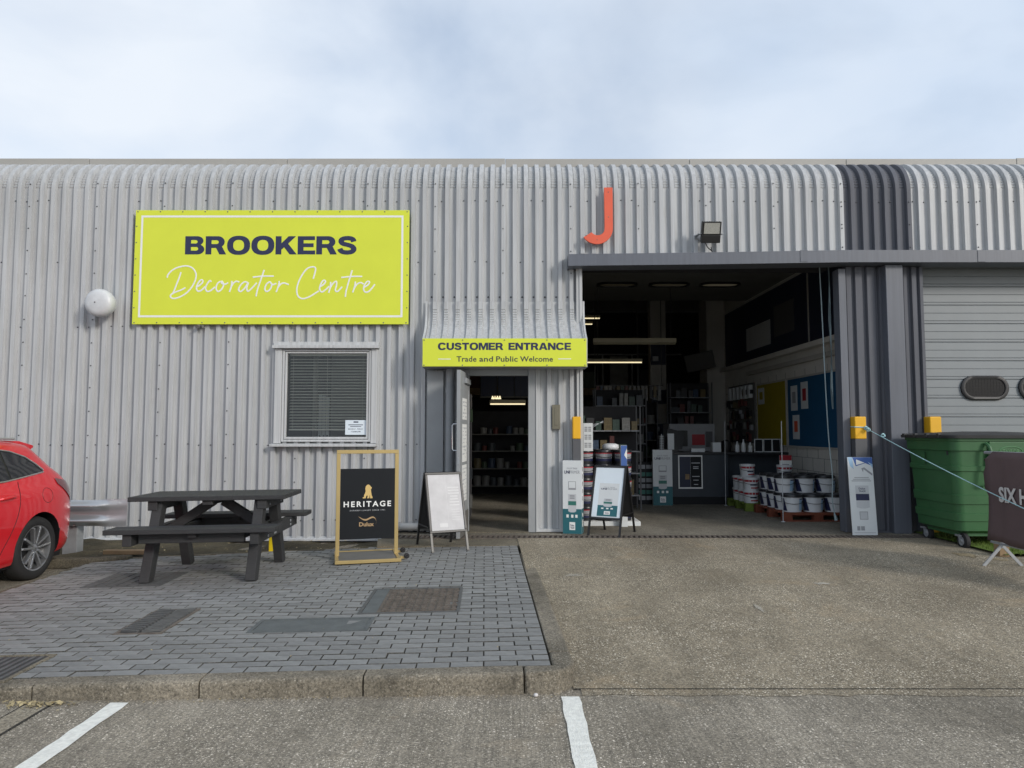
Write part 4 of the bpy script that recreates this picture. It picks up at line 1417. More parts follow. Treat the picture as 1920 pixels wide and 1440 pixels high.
# ================================================================== A-BOARDS
def aboard(name, label, loc, rz, matf, w=0.46, h=0.89, depth=0.60, leg=M_galv):
    t = thing(name, label, 'A-board', loc, rz, 'pavement A-boards')
    T = math.atan2(depth / 2 - 0.02, h)
    out = []
    for s in (-1, 1):
        # local panel frame: up the slope, front faces -y
        Mx = Matrix.Translation((0, s * depth / 2, 0)) @ Matrix.Rotation(-s * T if s < 0 else -T, 4, 'X') if False else None
        up = Vector((0, -s * (depth / 2 - 0.02), h)).normalized()
        u = Vector((1, 0, 0)) if s < 0 else Vector((-1, 0, 0))
        Fm = frame((0, s * depth / 2, 0), u, up)
        L = math.hypot(depth / 2 - 0.02, h)
        for sx in (-1, 1):
            MB().box(sx * (w / 2 - 0.014) - 0.012, sx * (w / 2 - 0.014) + 0.012, 0.0, 0.24, -0.016, 0.006).xf(Fm).build('leg', leg if s < 0 else M_black, t, local=True)
            MB().box(sx * (w / 2 - 0.014) - 0.015, sx * (w / 2 - 0.014) + 0.015, -0.004, 0.012, -0.020, 0.010).xf(Fm).build('foot', M_black, t, local=True)
        mb = MB()
        for q in ((-w / 2, w / 2, 0.215, 0.243), (-w / 2, w / 2, L - 0.028, L), (-w / 2, -w / 2 + 0.028, 0.243, L - 0.028), (w / 2 - 0.028, w / 2, 0.243, L - 0.028)):
            mb.box(*q, -0.018, 0.010)
        mb.xf(Fm).build('frame', matf, t, local=True, bevel=0.004)
        MB().box(-w / 2 + 0.026, w / 2 - 0.026, 0.241, L - 0.026, -0.014, 0.0).xf(Fm).build('backing', M_blackp if s > 0 else M_card, t, local=True)
        out.append((Fm, L))
    for sx in (-1, 1):
        MB().bar((sx * (w / 2 + 0.004), -depth * 0.33, 0.27), (sx * (w / 2 + 0.004), depth * 0.33, 0.27), 0.006, 0.016).build('stay', M_black, t, local=True)
    return t, out[0]
t, (F1, L1) = aboard('a_board', 'silver A-board with a glossy pale poster beside the open door', (-0.836, 8.575, 0.120), deg(25), M_black, leg=M_plate)
w = 0.46
MB().box(-0.198, 0.198, 0.248, L1 - 0.033, 0.0005, 0.002).xf(F1).build('poster', pm('glossy_poster', (0.50, 0.495, 0.505), 0.5, var=0.10, vs=7, spec=0.3), t, local=True)
F1b = F1 @ Matrix.Translation((0, 0, 0.002))
mb = MB()
rect(mb, F1b, 0.012, 0.015, 0.26, L1 - 0.05, 0.001)
for k in range(7):
    z = 0.74 - k * 0.035
    ww = rnd.uniform(0.04, 0.075)
    rect(mb, F1b, 0.105 - ww, 0.105 + ww, z, z + 0.014, 0.001)
for k in range(5):
    rect(mb, F1b, 0.06, 0.16, 0.36 + k * 0.03, 0.366 + k * 0.03, 0.001)
rect(mb, F1b, -0.10, 0.0, 0.28, 0.325, 0.001)
mb.build('faint_print', pm('faint_print', (0.58, 0.58, 0.585), 0.5), t, local=True)
t, (F2, L2) = aboard('a_board', 'black A-board with a white primer poster in front of the goods opening', (1.335, 9.60, 0.142), deg(-29), M_black, leg=M_black, h=0.90)
MB().box(-0.198, 0.198, 0.248, L2 - 0.033, 0.0005, 0.002).xf(F2).build('poster', M_paper, t, local=True)
def uni_print(t, F, u0, u1, v0, v1, parent):
    """the primer advertisement: heading, can, teal foot band"""
    w, h = u1 - u0, v1 - v0
    cx = (u0 + u1) / 2
    mb = MB()
    rect(mb, F, u0, u1, v0, v0 + h * 0.33, 0.0006)
    mb.build('teal_band', M_teal, parent, local=True)
    mb = MB()
    add_text(mb, 'DULUX TRADE', F, cx, v0 + h * 0.875, w * 0.55, h * 0.022, 0.008, 0.0012)
    add_text(mb, 'UNIPRIMER', F, cx, v0 + h * 0.825, w * 0.82, h * 0.042, 0.0, 0.0012)
    mb.build('lettering', M_greypr, parent, local=True)
    add_text(MB(), 'UNI', F, cx - w * 0.265, v0 + h * 0.825, w * 0.29, h * 0.043, 0.02, 0.0016).build('lettering', M_navy, parent, local=True)
    mb = MB()
    cw = w * 0.21
    poly(mb, F, [(cx - cw, v0 + h * 0.30), (cx - cw * 0.5, v0 + h * 0.285), (cx + cw * 0.5, v0 + h * 0.285), (cx + cw, v0 + h * 0.30), (cx + cw, v0 + h * 0.53), (cx - cw, v0 + h * 0.53)], 0.0012)
    mb.build('can_print', M_lightpr, parent, local=True)
    mb = MB()
    rect(mb, F, cx - cw, cx + cw, v0 + h * 0.38, v0 + h * 0.435, 0.0018)
    mb.build('can_label', pm('can_green', (0.03, 0.16, 0.13), 0.5) if 'can_green' not in MATS else MATS['can_green'], parent, local=True)
    mb = MB()
    for k in range(2):
        rect(mb, F, cx - cw * 0.6, cx + cw * 0.6, v0 + h * (0.465 + 0.03 * k), v0 + h * (0.485 + 0.03 * k), 0.0018)
    mb.build('can_text', M_greypr, parent, local=True)
    mb = MB()
    for k in (-0.25, 0.0, 0.22):
        rect(mb, F, cx + (k - 0.06) * w, cx + (k + 0.06) * w, v0 + h * 0.215, v0 + h * 0.255, 0.0012)
    rect(mb, F, cx - w * 0.15, cx + w * 0.15, v0 + h * 0.05, v0 + h * 0.155, 0.0012)
    mb.build('badge', M_white, parent, local=True)
    mb = MB()
    add_text(mb, 'Dulux', F, cx, v0 + h * 0.112, w * 0.2, h * 0.028, 0.02, 0.0018)
    add_text(mb, 'TRADE', F, cx, v0 + h * 0.078, w * 0.2, h * 0.024, 0.02, 0.0018)
    mb.build('badge_text', M_navy, parent, local=True)
po_ = [c for c in t.children if c.name.startswith('poster')][0]
F2b = F2 @ Matrix.Translation((0, 0, 0.002))
rect(MB(), F2b, -0.125, 0.155, 0.255, 0.70, 0.0004).build('sheet_tint', M_card, po_, local=True)
uni_print(t, F2b, -0.125, 0.155, 0.258, 0.70, po_)

# ================================================================== STANDING CARD DISPLAYS
def carton(label, loc, rz, w=0.255, d=0.15, h=1.0, group='primer display boxes', both=True):
    t = thing('display_box', label, 'display box', loc, rz, group)
    MB().box(-w / 2, w / 2, -d, 0, 0, h).build('carton', M_card, t, local=True, bevel=0.002)
    F = frame((0, -d, 0), (1, 0, 0), (0, 0, 1))
    uni_print(t, F, -w / 2 + 0.001, w / 2 - 0.001, 0.002, h * 1.02, t)
    mb = MB()
    rect(mb, F, -w * 0.20, w * 0.20, h * 0.60, h * 0.715, 0.0012)
    mb.build('phone_print', M_greypr, t, local=True)
    rect(MB(), F, -w * 0.17, w * 0.17, h * 0.625, h * 0.708, 0.0018).build('phone_screen', M_card, t, local=True)
    F = frame((w / 2, -d, 0), (0, 1, 0), (0, 0, 1))
    rect(MB(), F, 0.001, d - 0.001, 0.002, h * 0.34, 0.0008).build('teal_band', M_teal, t, local=True)
    mb = MB()
    for k in range(5):
        rect(mb, F, d * 0.3, d * 0.7, h * (0.45 + k * 0.1), h * (0.51 + k * 0.1), 0.0012)
    mb.build('side_print', M_greypr, t, local=True)
    mb = MB()
    rect(mb, F, d * 0.25, d * 0.75, h * 0.09, h * 0.19, 0.0014)
    rect(mb, F, d * 0.25, d * 0.75, h * 0.23, h * 0.28, 0.0014)
    mb.build('side_badge', M_white, t, local=True)
    return t
carton('white and teal primer display box at the left jamb of the goods opening', (0.835, 9.64, 0.148), deg(-14), h=0.965)
carton('white and teal primer display box standing against the shop counter', (2.78, 13.25, 0.142), deg(0), w=0.36, d=0.08, h=1.02)

lp = thing('card_standee', 'white card standee with blue triangles leaning on the dark pillar', 'standee', (4.640, 9.425, 0.142), 0, rx=deg(-5))
MB().box(-0.165, 0.165, 0.0, 0.012, 0.0, 1.02).build('card', M_card, lp, local=True)
LF = frame((0, 0, 0), (1, 0, 0), (0, 0, 1))
poly(MB(), LF, [(-0.10, 1.018), (0.164, 1.018), (0.164, 0.90), (0.07, 0.94), (-0.06, 0.90)]).build('blue_print', M_blue, lp, local=True)
mb = MB()
poly(mb, LF, [(-0.164, 1.018), (-0.10, 1.018), (-0.09, 0.86), (-0.135, 0.90)])
poly(mb, LF, [(0.10, 0.96), (0.163, 0.925), (0.163, 0.875)], 0.0018)
mb.build('pale_triangle', M_sky, lp, local=True)
poly(MB(), LF, [(-0.05, 0.99), (0.06, 0.945), (-0.055, 0.915)], 0.0022).build('white_triangle', M_white, lp, local=True)
mb = MB()
for k in range(3):
    rect(mb, LF, -0.09 - 0.02 * k, 0.10 + 0.015 * k, 0.745 - k * 0.022, 0.754 - k * 0.022)
poly(mb, LF, [(0.01, 0.87), (0.05, 0.885), (0.155, 0.80), (0.15, 0.775), (0.04, 0.86), (0.03, 0.82)])
rect(mb, LF, -0.10, -0.06, 0.06, 0.115)
rect(mb, LF, -0.05, 0.0, 0.06, 0.115)
rect(mb, LF, -0.055, 0.055, 0.20, 0.305)
rect(mb, LF, -0.14, 0.14, 0.028, 0.033)
mb.build('grey_print', M_greypr, lp, local=True)
mb = MB()
rect(mb, LF, -0.047, 0.047, 0.208, 0.297, 0.002)
poly(mb, LF, [(-0.088, 0.36), (-0.03, 0.345), (0.03, 0.345), (0.088, 0.36), (0.088, 0.645), (-0.088, 0.645)], 0.0012)
mb.build('can_print', M_lightpr, lp, local=True)
rect(MB(), LF, -0.088, 0.088, 0.45, 0.535, 0.002).build('can_label', M_navy, lp, local=True)
mb = MB()
add_text(mb, 'Dulux', LF, 0, 0.605, 0.09, 0.026, 0.015, 0.002)
add_text(mb, 'TRADE', LF, 0, 0.570, 0.09, 0.022, 0.015, 0.002)
mb.build('can_lettering', M_navy, lp, local=True)

# ================================================================== GUARD POSTS, ROPE
def guard(name, label, x, y, w=0.125, z0=0.14, z1=1.70):
    t = thing(name, label, 'guard post', (x, y, z0), 0, 'yellow and grey guard posts')
    h = z1 - z0
    z = h
    k = 0
    hs_ = [0.30, 0.30, 0.30, 0.30, 0.36]
    for q in hs_:
        a = max(0, z - q)
        MB().box(-w / 2, w / 2, -w / 2, w / 2, a, z).build('band', M_yellow if k % 2 == 0 else M_greyp, t, local=True, bevel=0.012 if k == 0 else 0.004)
        z = a
        k += 1
    return t
guard('guard_post', 'yellow and grey square guard post at the left jamb of the goods opening', 0.868, 9.585, 0.108)
guard('guard_post', 'yellow and grey square guard post with a blue rope tied round it', 4.685, 9.625, 0.155)
guard('guard_post', 'yellow and grey square guard post standing behind the green bin', 5.70, 9.63, 0.155, 0.10)
rp = thing('tied_rope', 'pale blue rope stretched from the guard post past the green bin', 'rope', (4.69, 9.5, 1.5))
A, B = Vector((4.745, 9.535, 1.545)), Vector((5.0, 6.35, 0.60))
pts = [A.lerp(B, k / 30) - Vector((0, 0, 0.03 * math.sin(PI * k / 30))) for k in range(31)]
MB().tube(pts, 0.0052, 6).build('line', M_rope, rp, smooth=True)
loop = [(4.605, 9.545, 1.56), (4.605, 9.705, 1.565), (4.765, 9.705, 1.56), (4.765, 9.545, 1.555), (4.605, 9.545, 1.56)]
MB().tube(loop, 0.008, 6).build('loop', M_rope, rp)
mb = MB()
for p in ((4.748, 9.53, 1.547), (4.762, 9.50, 1.525), (4.80, 9.20, 1.45)):
    q = Vector(p)
    mb.tube([q + Vector((0.022 * math.cos(a), 0.012 * math.sin(a * 2), 0.020 * math.sin(a))) for a in [k * 2 * PI / 8 for k in range(9)]], 0.010, 6)
mb.build('knot', M_rope, rp, smooth=True)
M_yellow2 = pm('pure_yellow', (0.80, 0.60, 0.01), 0.45, var=0.05)
yb = thing('yellow_post', 'short yellow square post behind the picnic table', 'post', (-2.85, 8.60, 0.03))
MB().box(-2.90, -2.81, 8.56, 8.65, 0.0, 0.40).build('shaft', M_yellow2, yb, bevel=0.008)
MB().box(-2.905, -2.805, 8.555, 8.655, 0.401, 0.42).build('cap', M_yellow2, yb, bevel=0.004)

# ================================================================== CRASH BARRIER
M_rail = pm('dull_zinc', (0.42, 0.445, 0.47), 0.34, 0.6, var=0.03, vs=3)
cb = thing('crash_barrier', 'galvanised crash barrier with a flared end behind the red car', 'barrier', (-5.6, 8.75, 0.05))
def wprof(f):
    out = []
    for k in range(33):
        z = -0.155 + 0.31 * k / 32
        b = max(0.0, 1 - abs(abs(z) - 0.088) / 0.072)
        out.append((-0.10 * f * (b * b * (3 - 2 * b)), z))
    return out
rows = []
for x, f, bow in ((-9.3, 1, 0), (-7.5, 1, 0), (-6.0, 1, 0), (-5.55, 1, 0), (-5.25, 1, 0), (-5.08, 0.92, 0.002), (-4.98, 0.66, 0.006), (-4.90, 0.28, 0.012), (-4.84, 0.06, 0.02), (-4.66, 0.04, 0.05)):
    rows.append([(x, 8.62 + d + bow, 0.520 + z * (1.0 if x < -4.9 else 1.06)) for d, z in wprof(f)])
MB().grid(rows).build('rail', M_rail, cb, smooth=True, ang=60)
for x in (-5.35, -7.2):
    o = MB().box(x - 0.07, x + 0.10, 8.66, 8.80, 0.0, 0.62).build('post', M_galv, cb, bevel=0.004)
    MB().lathe([(0.016, 0), (0.016, -0.010), (0, -0.014)], (x + 0.02, 8.595, 0.52), 'y', 8).build('bolt', M_plate, o)
    MB().lathe([(0.012, 0), (0.012, -0.010), (0, -0.014)], (x + 0.10, 8.60, 0.375), 'y', 8).build('bolt', M_chrome, o)
ps = thing('timber_offcut', 'short pale timber offcut lying in the soil strip by the wall', 'timber', (-4.6, 8.75, 0.04))
MB().bar((-4.83, 8.52, 0.075), (-4.30, 8.58, 0.065), 0.09, 0.05).build('plank', M_wood, ps, bevel=0.006)

# ================================================================== RED ESTATE CAR
car = thing('parked_car', 'red estate car parked rear towards the wall, cut off by the left edge', 'car', (-5.70, 6.0, 0.0))
XC, YR = -5.70, 8.09
ST = {  # station from the rear bumper: half profile (w, z) from floor edge to roof centre
    0.00: [(0.50, 0.30), (0.60, 0.32), (0.63, 0.42), (0.64, 0.55), (0.63, 0.64), (0.60, 0.68), (0.50, 0.70), (0.36, 0.71), (0.18, 0.715), (0, 0.715)],
    0.06: [(0.55, 0.25), (0.68, 0.27), (0.72, 0.42), (0.735, 0.60), (0.725, 0.74), (0.70, 0.82), (0.60, 0.86), (0.42, 0.88), (0.20, 0.89), (0, 0.89)],
    0.16: [(0.60, 0.23), (0.76, 0.25), (0.80, 0.42), (0.81, 0.62), (0.79, 0.82), (0.755, 0.93), (0.68, 0.99), (0.48, 1.015), (0.22, 1.025), (0, 1.03)],
    0.30: [(0.62, 0.21), (0.80, 0.23), (0.845, 0.42), (0.855, 0.64), (0.835, 0.86), (0.775, 0.99), (0.70, 1.08), (0.55, 1.135), (0.25, 1.15), (0, 1.155)],
    0.48: [(0.65, 0.20), (0.82, 0.22), (0.870, 0.42), (0.885, 0.64), (0.862, 0.87), (0.795, 1.01), (0.71, 1.15), (0.58, 1.275), (0.28, 1.30), (0, 1.305)],
    0.64: [(0.65, 0.20), (0.83, 0.22), (0.880, 0.42), (0.895, 0.65), (0.872, 0.87), (0.808, 1.00), (0.712, 1.18), (0.595, 1.355), (0.30, 1.395), (0, 1.40)],
    0.95: [(0.65, 0.19), (0.84, 0.21), (0.890, 0.42), (0.905, 0.66), (0.880, 0.87), (0.820, 0.99), (0.718, 1.20), (0.595, 1.385), (0.30, 1.425), (0, 1.43)],
    1.50: [(0.65, 0.18), (0.845, 0.20), (0.885, 0.42), (0.898, 0.66), (0.875, 0.86), (0.825, 0.97), (0.725, 1.21), (0.60, 1.41), (0.30, 1.45), (0, 1.455)],
    2.30: [(0.65, 0.18), (0.845, 0.20), (0.885, 0.42), (0.895, 0.65), (0.870, 0.84), (0.822, 0.95), (0.730, 1.20), (0.61, 1.41), (0.30, 1.455), (0, 1.46)],
    2.85: [(0.65, 0.18), (0.845, 0.20), (0.885, 0.42), (0.893, 0.64), (0.866, 0.82), (0.815, 0.93), (0.735, 1.12), (0.62, 1.31), (0.30, 1.37), (0, 1.375)],
    3.40: [(0.65, 0.19), (0.840, 0.21), (0.885, 0.42), (0.893, 0.62), (0.860, 0.79), (0.800, 0.90), (0.720, 0.965), (0.58, 1.0), (0.28, 1.02), (0, 1.025)],
    3.90: [(0.63, 0.19), (0.830, 0.21), (0.880, 0.42), (0.890, 0.60), (0.850, 0.75), (0.760, 0.84), (0.650, 0.88), (0.48, 0.90), (0.24, 0.915), (0, 0.92)],
    4.35: [(0.58, 0.20), (0.720, 0.22), (0.780, 0.42), (0.780, 0.56), (0.740, 0.66), (0.660, 0.73), (0.540, 0.77), (0.40, 0.79), (0.20, 0.80), (0, 0.80)],
    4.52: [(0.45, 0.24), (0.55, 0.26), (0.60, 0.38), (0.60, 0.48), (0.57, 0.56), (0.50, 0.61), (0.42, 0.63), (0.30, 0.64), (0.15, 0.645), (0, 0.645)]}
KEYS = sorted(ST)
def hermite(vals, keys, x):
    i = 0
    while i < len(keys) - 2 and x > keys[i + 1]:
        i += 1
    h = keys[i + 1] - keys[i]
    t = (x - keys[i]) / h
    def slope(k):
        if k == 0 or k == len(keys) - 1:
            return (vals[min(k + 1, len(keys) - 1)] - vals[max(k - 1, 0)]) / (keys[min(k + 1, len(keys) - 1)] - keys[max(k - 1, 0)])
        a = (vals[k] - vals[k - 1]) / (keys[k] - keys[k - 1])
        b = (vals[k + 1] - vals[k]) / (keys[k + 1] - keys[k])
        return 0 if a * b <= 0 else 2 * a * b / (a + b)
    m0, m1 = slope(i) * h, slope(i + 1) * h
    return (2 * t ** 3 - 3 * t * t + 1) * vals[i] + (t ** 3 - 2 * t * t + t) * m0 + (-2 * t ** 3 + 3 * t * t) * vals[i + 1] + (t ** 3 - t * t) * m1
def section(l):
    pts = [(hermite([ST[k][j][0] for k in KEYS], KEYS, l), hermite([ST[k][j][1] for k in KEYS], KEYS, l)) for j in range(10)]
    sm_ = crom([Vector((a, b, 0)) for a, b in pts], 4)
    return [(p.x, p.y) for p in sm_]
def sideW(l, z):
    s = section(l)
    for p, q in zip(s[4:], s[5:]):
        if p[1] <= z <= q[1]:
            return p[0] + (q[0] - p[0]) * (z - p[1]) / max(1e-6, q[1] - p[1])
    return s[-1][0]
def cw(l, w, z):
    return (XC + w, YR - l, z)
ls = []
for a, b in zip(KEYS, KEYS[1:]):
    n = max(2, int((b - a) / 0.05))
    ls += [a + (b - a) * k / n for k in range(n)]
ls.append(KEYS[-1])
mb = MB()
rows = []
for l in ls:
    s = section(l)
    rows.append([cw(l, -w, z) for w, z in s] + [cw(l, w, z) for w, z in reversed(s[:-1])])
mb.grid(rows)
mb.quad(*rows[0]).quad(*rows[-1])
mb.f += [(a * len(rows[0]), (a + 1) * len(rows[0]), (a + 1) * len(rows[0]) + len(rows[0]) - 1, a * len(rows[0]) + len(rows[0]) - 1) for a in range(len(rows) - 1)]
body = mb.build('body', M_red, car)
LW = (0.77, 3.45)         # axle stations
cut = MB()
for l in LW:
    for sx in (-1, 1):
        p = cw(l, 0, 0.318)
        x0 = XC + sx * 0.60
        cut.lathe([(0.0, 0), (0.362, 0), (0.362, sx * 0.5), (0.0, sx * 0.5)], (x0, p[1], p[2]), 'x', 40)
cut_o = cut.build('cutter', M_black)
mod = body.modifiers.new('arch', 'BOOLEAN')
mod.object = cut_o
mod.operation = 'DIFFERENCE'
mod.solver = 'EXACT'
XFb = XF['parked_car']
cut_o.location = (0, 0, 0)
bpy.context.view_layer.update()
dg = bpy.context.evaluated_depsgraph_get()
me2 = bpy.data.meshes.new_from_object(body.evaluated_get(dg))
body.modifiers.clear()
body.data = me2
bpy.data.objects.remove(cut_o)
me2.materials.clear()
me2.materials.append(M_red)
me2.polygons.foreach_set('use_smooth', [True] * len(me2.polygons))
me2.materials.append(M_black)
idx = []
for p in me2.polygons:
    c_ = XFb @ p.center
    k_ = 0
    for l in LW:
        r_ = math.hypot(c_.y - (YR - l), c_.z - 0.318)
        if (r_ < 0.357 or (r_ < 0.366 and abs(c_.x - XC) < 0.875)) and abs(c_.x - XC) > 0.55:
            k_ = 1
    idx.append(k_)
me2.polygons.foreach_set('material_index', idx)
me2.set_sharp_from_angle(angle=deg(32))
def patch(name, mat, zb, zt, l0, l1, parent, off=0.004, n=24, m=8, side=1):
    rows = []
    for k in range(n + 1):
        l = l0 + (l1 - l0) * k / n
        a, b = zb(l), zt(l)
        row = []
        for j in range(m + 1):
            z = a + (b - a) * j / m
            row.append(cw(l, side * (sideW(l, z) + off), z))
        rows.append(row)
    return MB().grid(rows).build(name, mat, parent, smooth=True, ang=60)
def lerpz(tab):
    def f(l):
        for (a, za), (b, zb_) in zip(tab, tab[1:]):
            if l <= b:
                return za + (zb_ - za) * (l - a) / (b - a)
        return tab[-1][1]
    return f
zb = lerpz([(0.58, 1.082), (1.20, 1.02), (2.6, 0.985), (3.2, 0.97)])
zt = lerpz([(0.58, 1.090), (0.66, 1.16), (0.78, 1.235), (0.98, 1.295), (1.30, 1.335), (2.2, 1.345), (2.55, 1.31), (2.9, 1.16), (3.2, 0.975)])
for sd_ in (1, -1):
    patch('pillar_trim', M_black, lambda l: zb(l) - 0.004, lambda l: zt(l) + 0.002, 0.60, 3.10, car, 0.0015, 40, 8, sd_)
    for l0, l1 in ((0.58, 1.10), (1.13, 1.95), (2.0, 3.15)):
        patch('side_window', M_cglass, zb, zt, l0, l1, car, side=sd_)
    pts = [cw(l, sd_ * (sideW(l, zb(l)) + 0.006), zb(l) - 0.006) for l in [0.58 + 2.57 * k / 40 for k in range(41)]]
    MB().tube(pts, 0.008, 6).build('window_trim', M_chrome, car, smooth=True)
    pts = [cw(l, sd_ * (sideW(l, zt(l)) + 0.006), zt(l) + 0.006) for l in [0.58 + 1.6 * k / 40 for k in range(41)]]
    MB().tube(pts, 0.008, 6).build('window_trim', M_chrome, car, smooth=True)
    tz0 = lerpz([(0.06, 0.70), (0.20, 0.78), (0.44, 0.945)])
    tz1 = lerpz([(0.06, 0.82), (0.16, 0.955), (0.44, 1.005)])
    patch('tail_light', M_tail, tz0, tz1, 0.06, 0.44, car, 0.008, 12, 6, sd_)
    pts = [cw(l, sd_ * 0.56, 1.425 + 0.012 * math.sin(PI * (l - 0.75) / 2.0)) for l in [0.75 + 1.9 * k / 20 for k in range(21)]]
    MB().tube(pts, 0.014, 6).build('roof_rail', M_galv, car, smooth=True)
    # shut lines and handle on the rear door
    pts = [(1.03, 1.00), (1.07, 0.90), (1.09, 0.80), (1.14, 0.66), (1.22, 0.50), (1.32, 0.34), (1.36, 0.26)]
    MB().tube([cw(l, sd_ * (sideW(l, z) + 0.0005), z) for l, z in [(p.x, p.y) for p in crom([Vector((a, b, 0)) for a, b in pts], 4)]], 0.0035, 5).build('shut_line', M_black, car)
    o = MB().tube([cw(l, sd_ * (sideW(l, z) + d), z) for l, z, d in ((1.15, 0.865, 0.002), (1.18, 0.872, 0.026), (1.27, 0.868, 0.034), (1.35, 0.862, 0.028), (1.38, 0.855, 0.002))], [0.010, 0.014, 0.016, 0.014, 0.010], 8).build('door_handle', M_red, car, smooth=True)
# fuel flap outline
pts = [cw(0.66 + 0.085 * math.cos(a), sideW(0.66 + 0.085 * math.cos(a), 0.84 + 0.075 * math.sin(a)) + 0.0005, 0.84 + 0.075 * math.sin(a)) for a in [k * 2 * PI / 24 for k in range(25)]]
MB().tube(pts, 0.0022, 4).build('fuel_flap', M_black, car)
# rear screen, spoiler, bumper skirt, windscreen
rows = []
for k in range(9):
    l = 0.285 + 0.23 * k / 8
    s = section(l)
    top = s[-1][1]
    rows.append([cw(l, w, top + 0.012 - 0.02 * (w / 0.55) ** 2) for w in [-0.52 + 1.04 * j / 12 for j in range(13)]])
MB().grid(rows).build('rear_screen', M_cglass, car, smooth=True)
MB().prism([(YR - 0.95, 1.412), (YR - 0.62, 1.400), (YR - 0.40, 1.352), (YR - 0.395, 1.33), (YR - 0.52, 1.26), (YR - 0.95, 1.30)], 'x', XC - 0.53, XC + 0.53).build('spoiler', M_red, car, bevel=0.008)
rows = []
for k in range(9):
    l = 2.72 + 0.60 * k / 8
    s = section(l)
    rows.append([cw(l, w, s[-1][1] + 0.008 - 0.06 * (w / 0.6) ** 2) for w in [-0.58 + 1.16 * j / 12 for j in range(13)]])
MB().grid(rows).build('windscreen', M_cglass, car, smooth=True)
MB().box(XC - 0.80, XC + 0.80, YR - 4.2, YR - 0.30, 0.17, 0.30).build('underbody', M_black, car)
for sx in (-1, 1):
    o = MB().prism([(XC + sx * 0.42, 0.52), (XC + sx * 0.68, 0.56), (XC + sx * 0.66, 0.64), (XC + sx * 0.42, 0.60)], 'y', YR - 4.42, YR - 4.30).build('headlight', M_lens, car)
# wheels with twin-spoke rims
def wheel(l, sx):
    p = cw(l, sx * 0.855, 0.318)
    c = Vector(p)
    # outer face points to sx side
    w_ = MB().lathe([(0.215, -0.10 * sx), (0.285, -0.108 * sx), (0.312, -0.085 * sx), (0.318, -0.03 * sx), (0.318, 0.03 * sx), (0.308, -0.0 * sx + 0.085 * sx - 0.02 * sx), (0.285, 0.088 * sx - 0.01 * sx), (0.240, 0.080 * sx), (0.222, 0.066 * sx)], (c.x - sx * 0.07, c.y, c.z), 'x', 48).build('wheel', M_rubber, car, smooth=True, ang=50)
    rim = MB().lathe([(0.224, 0.062 * sx), (0.226, 0.070 * sx), (0.214, 0.066 * sx), (0.205, 0.02 * sx), (0.20, -0.09 * sx)], (c.x - sx * 0.07, c.y, c.z), 'x', 48).build('rim', M_alloy, w_, smooth=True, ang=50)
    mb = MB()
    xo = c.x - sx * 0.07
    for k in range(5):
        for dd in (-1, 1):
            a0 = k * 2 * PI / 5 + PI / 2
            a1 = a0 + dd * 0.24
            i = mb.n()
            q0 = Vector((xo + sx * 0.045, c.y + 0.045 * math.cos(a0 + dd * 0.35), c.z + 0.045 * math.sin(a0 + dd * 0.35)))
            q1 = Vector((xo + sx * 0.060, c.y + 0.212 * math.cos(a1), c.z + 0.212 * math.sin(a1)))
            mb.bar(q0, q1, 0.022, 0.042, (1, 0, 0))
    mb.build('spokes', M_alloy, rim, bevel=0.004)
    MB().lathe([(0.0, 0.062 * sx), (0.028, 0.060 * sx), (0.050, 0.050 * sx), (0.055, 0.02 * sx)], (xo, c.y, c.z), 'x', 20).build('hub_cap', M_alloy, rim, smooth=True)
    MB().lathe([(0.0, -0.02 * sx), (0.17, -0.02 * sx), (0.175, -0.045 * sx)], (xo, c.y, c.z), 'x', 28).build('brake_disc', M_black, w_)
    return w_
for l in LW:
    for sx in (-1, 1):
        wheel(l, sx)

# ================================================================== GREEN WHEELED BIN
bn = thing('wheeled_bin', 'large green four wheeled waste bin with a black lid by the dark pillar', 'bin', (5.88, 8.90, 0.10))
BX0, BX1, BY0, BY1 = 5.17, 6.52, 8.36, 9.44
def ring(ins, z, r=0.10, n=5):
    pts = []
    for cx, cy, a0 in ((BX1 - ins - r, BY1 - ins - r, 0), (BX0 + ins + r, BY1 - ins - r, PI / 2), (BX0 + ins + r, BY0 + ins + r, PI), (BX1 - ins - r, BY0 + ins + r, 1.5 * PI)):
        for k in range(n + 1):
            a = a0 + k * PI / 2 / n
            pts.append((cx + r * math.cos(a), cy + r * math.sin(a), z))
    return pts
prof = [(0.14, 0.30), (0.09, 0.33), (0.083, 0.44), (0.070, 0.445), (0.066, 0.53), (0.079, 0.535), (0.074, 0.64), (0.060, 0.645), (0.055, 0.75), (0.067, 0.755), (0.052, 1.03), (0.036, 1.035), (0.034, 1.09), (0.046, 1.095), (0.038, 1.27), (0.018, 1.275), (0.015, 1.385), (0.0, 1.39), (0.0, 1.425)]
MB().grid([ring(i_, z) for i_, z in prof], True).build('body', M_green, bn, smooth=True, ang=28)
MB().prism([(p[0], p[1]) for p in ring(0.16, 0.3)], 'z', 0.26, 0.305).build('base', M_green, bn)
mb = MB()
rows = [ring(-0.03, 1.42), ring(-0.035, 1.455), ring(0.01, 1.472), ring(0.30, 1.492), ring(0.48, 1.50)]
mb.grid(rows, True)
mb.quad(*rows[-1])
mb.build('lid', M_lid, bn, smooth=True, ang=40)
for x in (5.36, 5.72, 6.1):
    pass
for y in (8.55, 8.80, 9.05, 9.30):
    MB().box(5.125, 5.17, y, y + 0.05, 1.425, 1.475).build('lid_hinge', M_lid, bn, bevel=0.006)
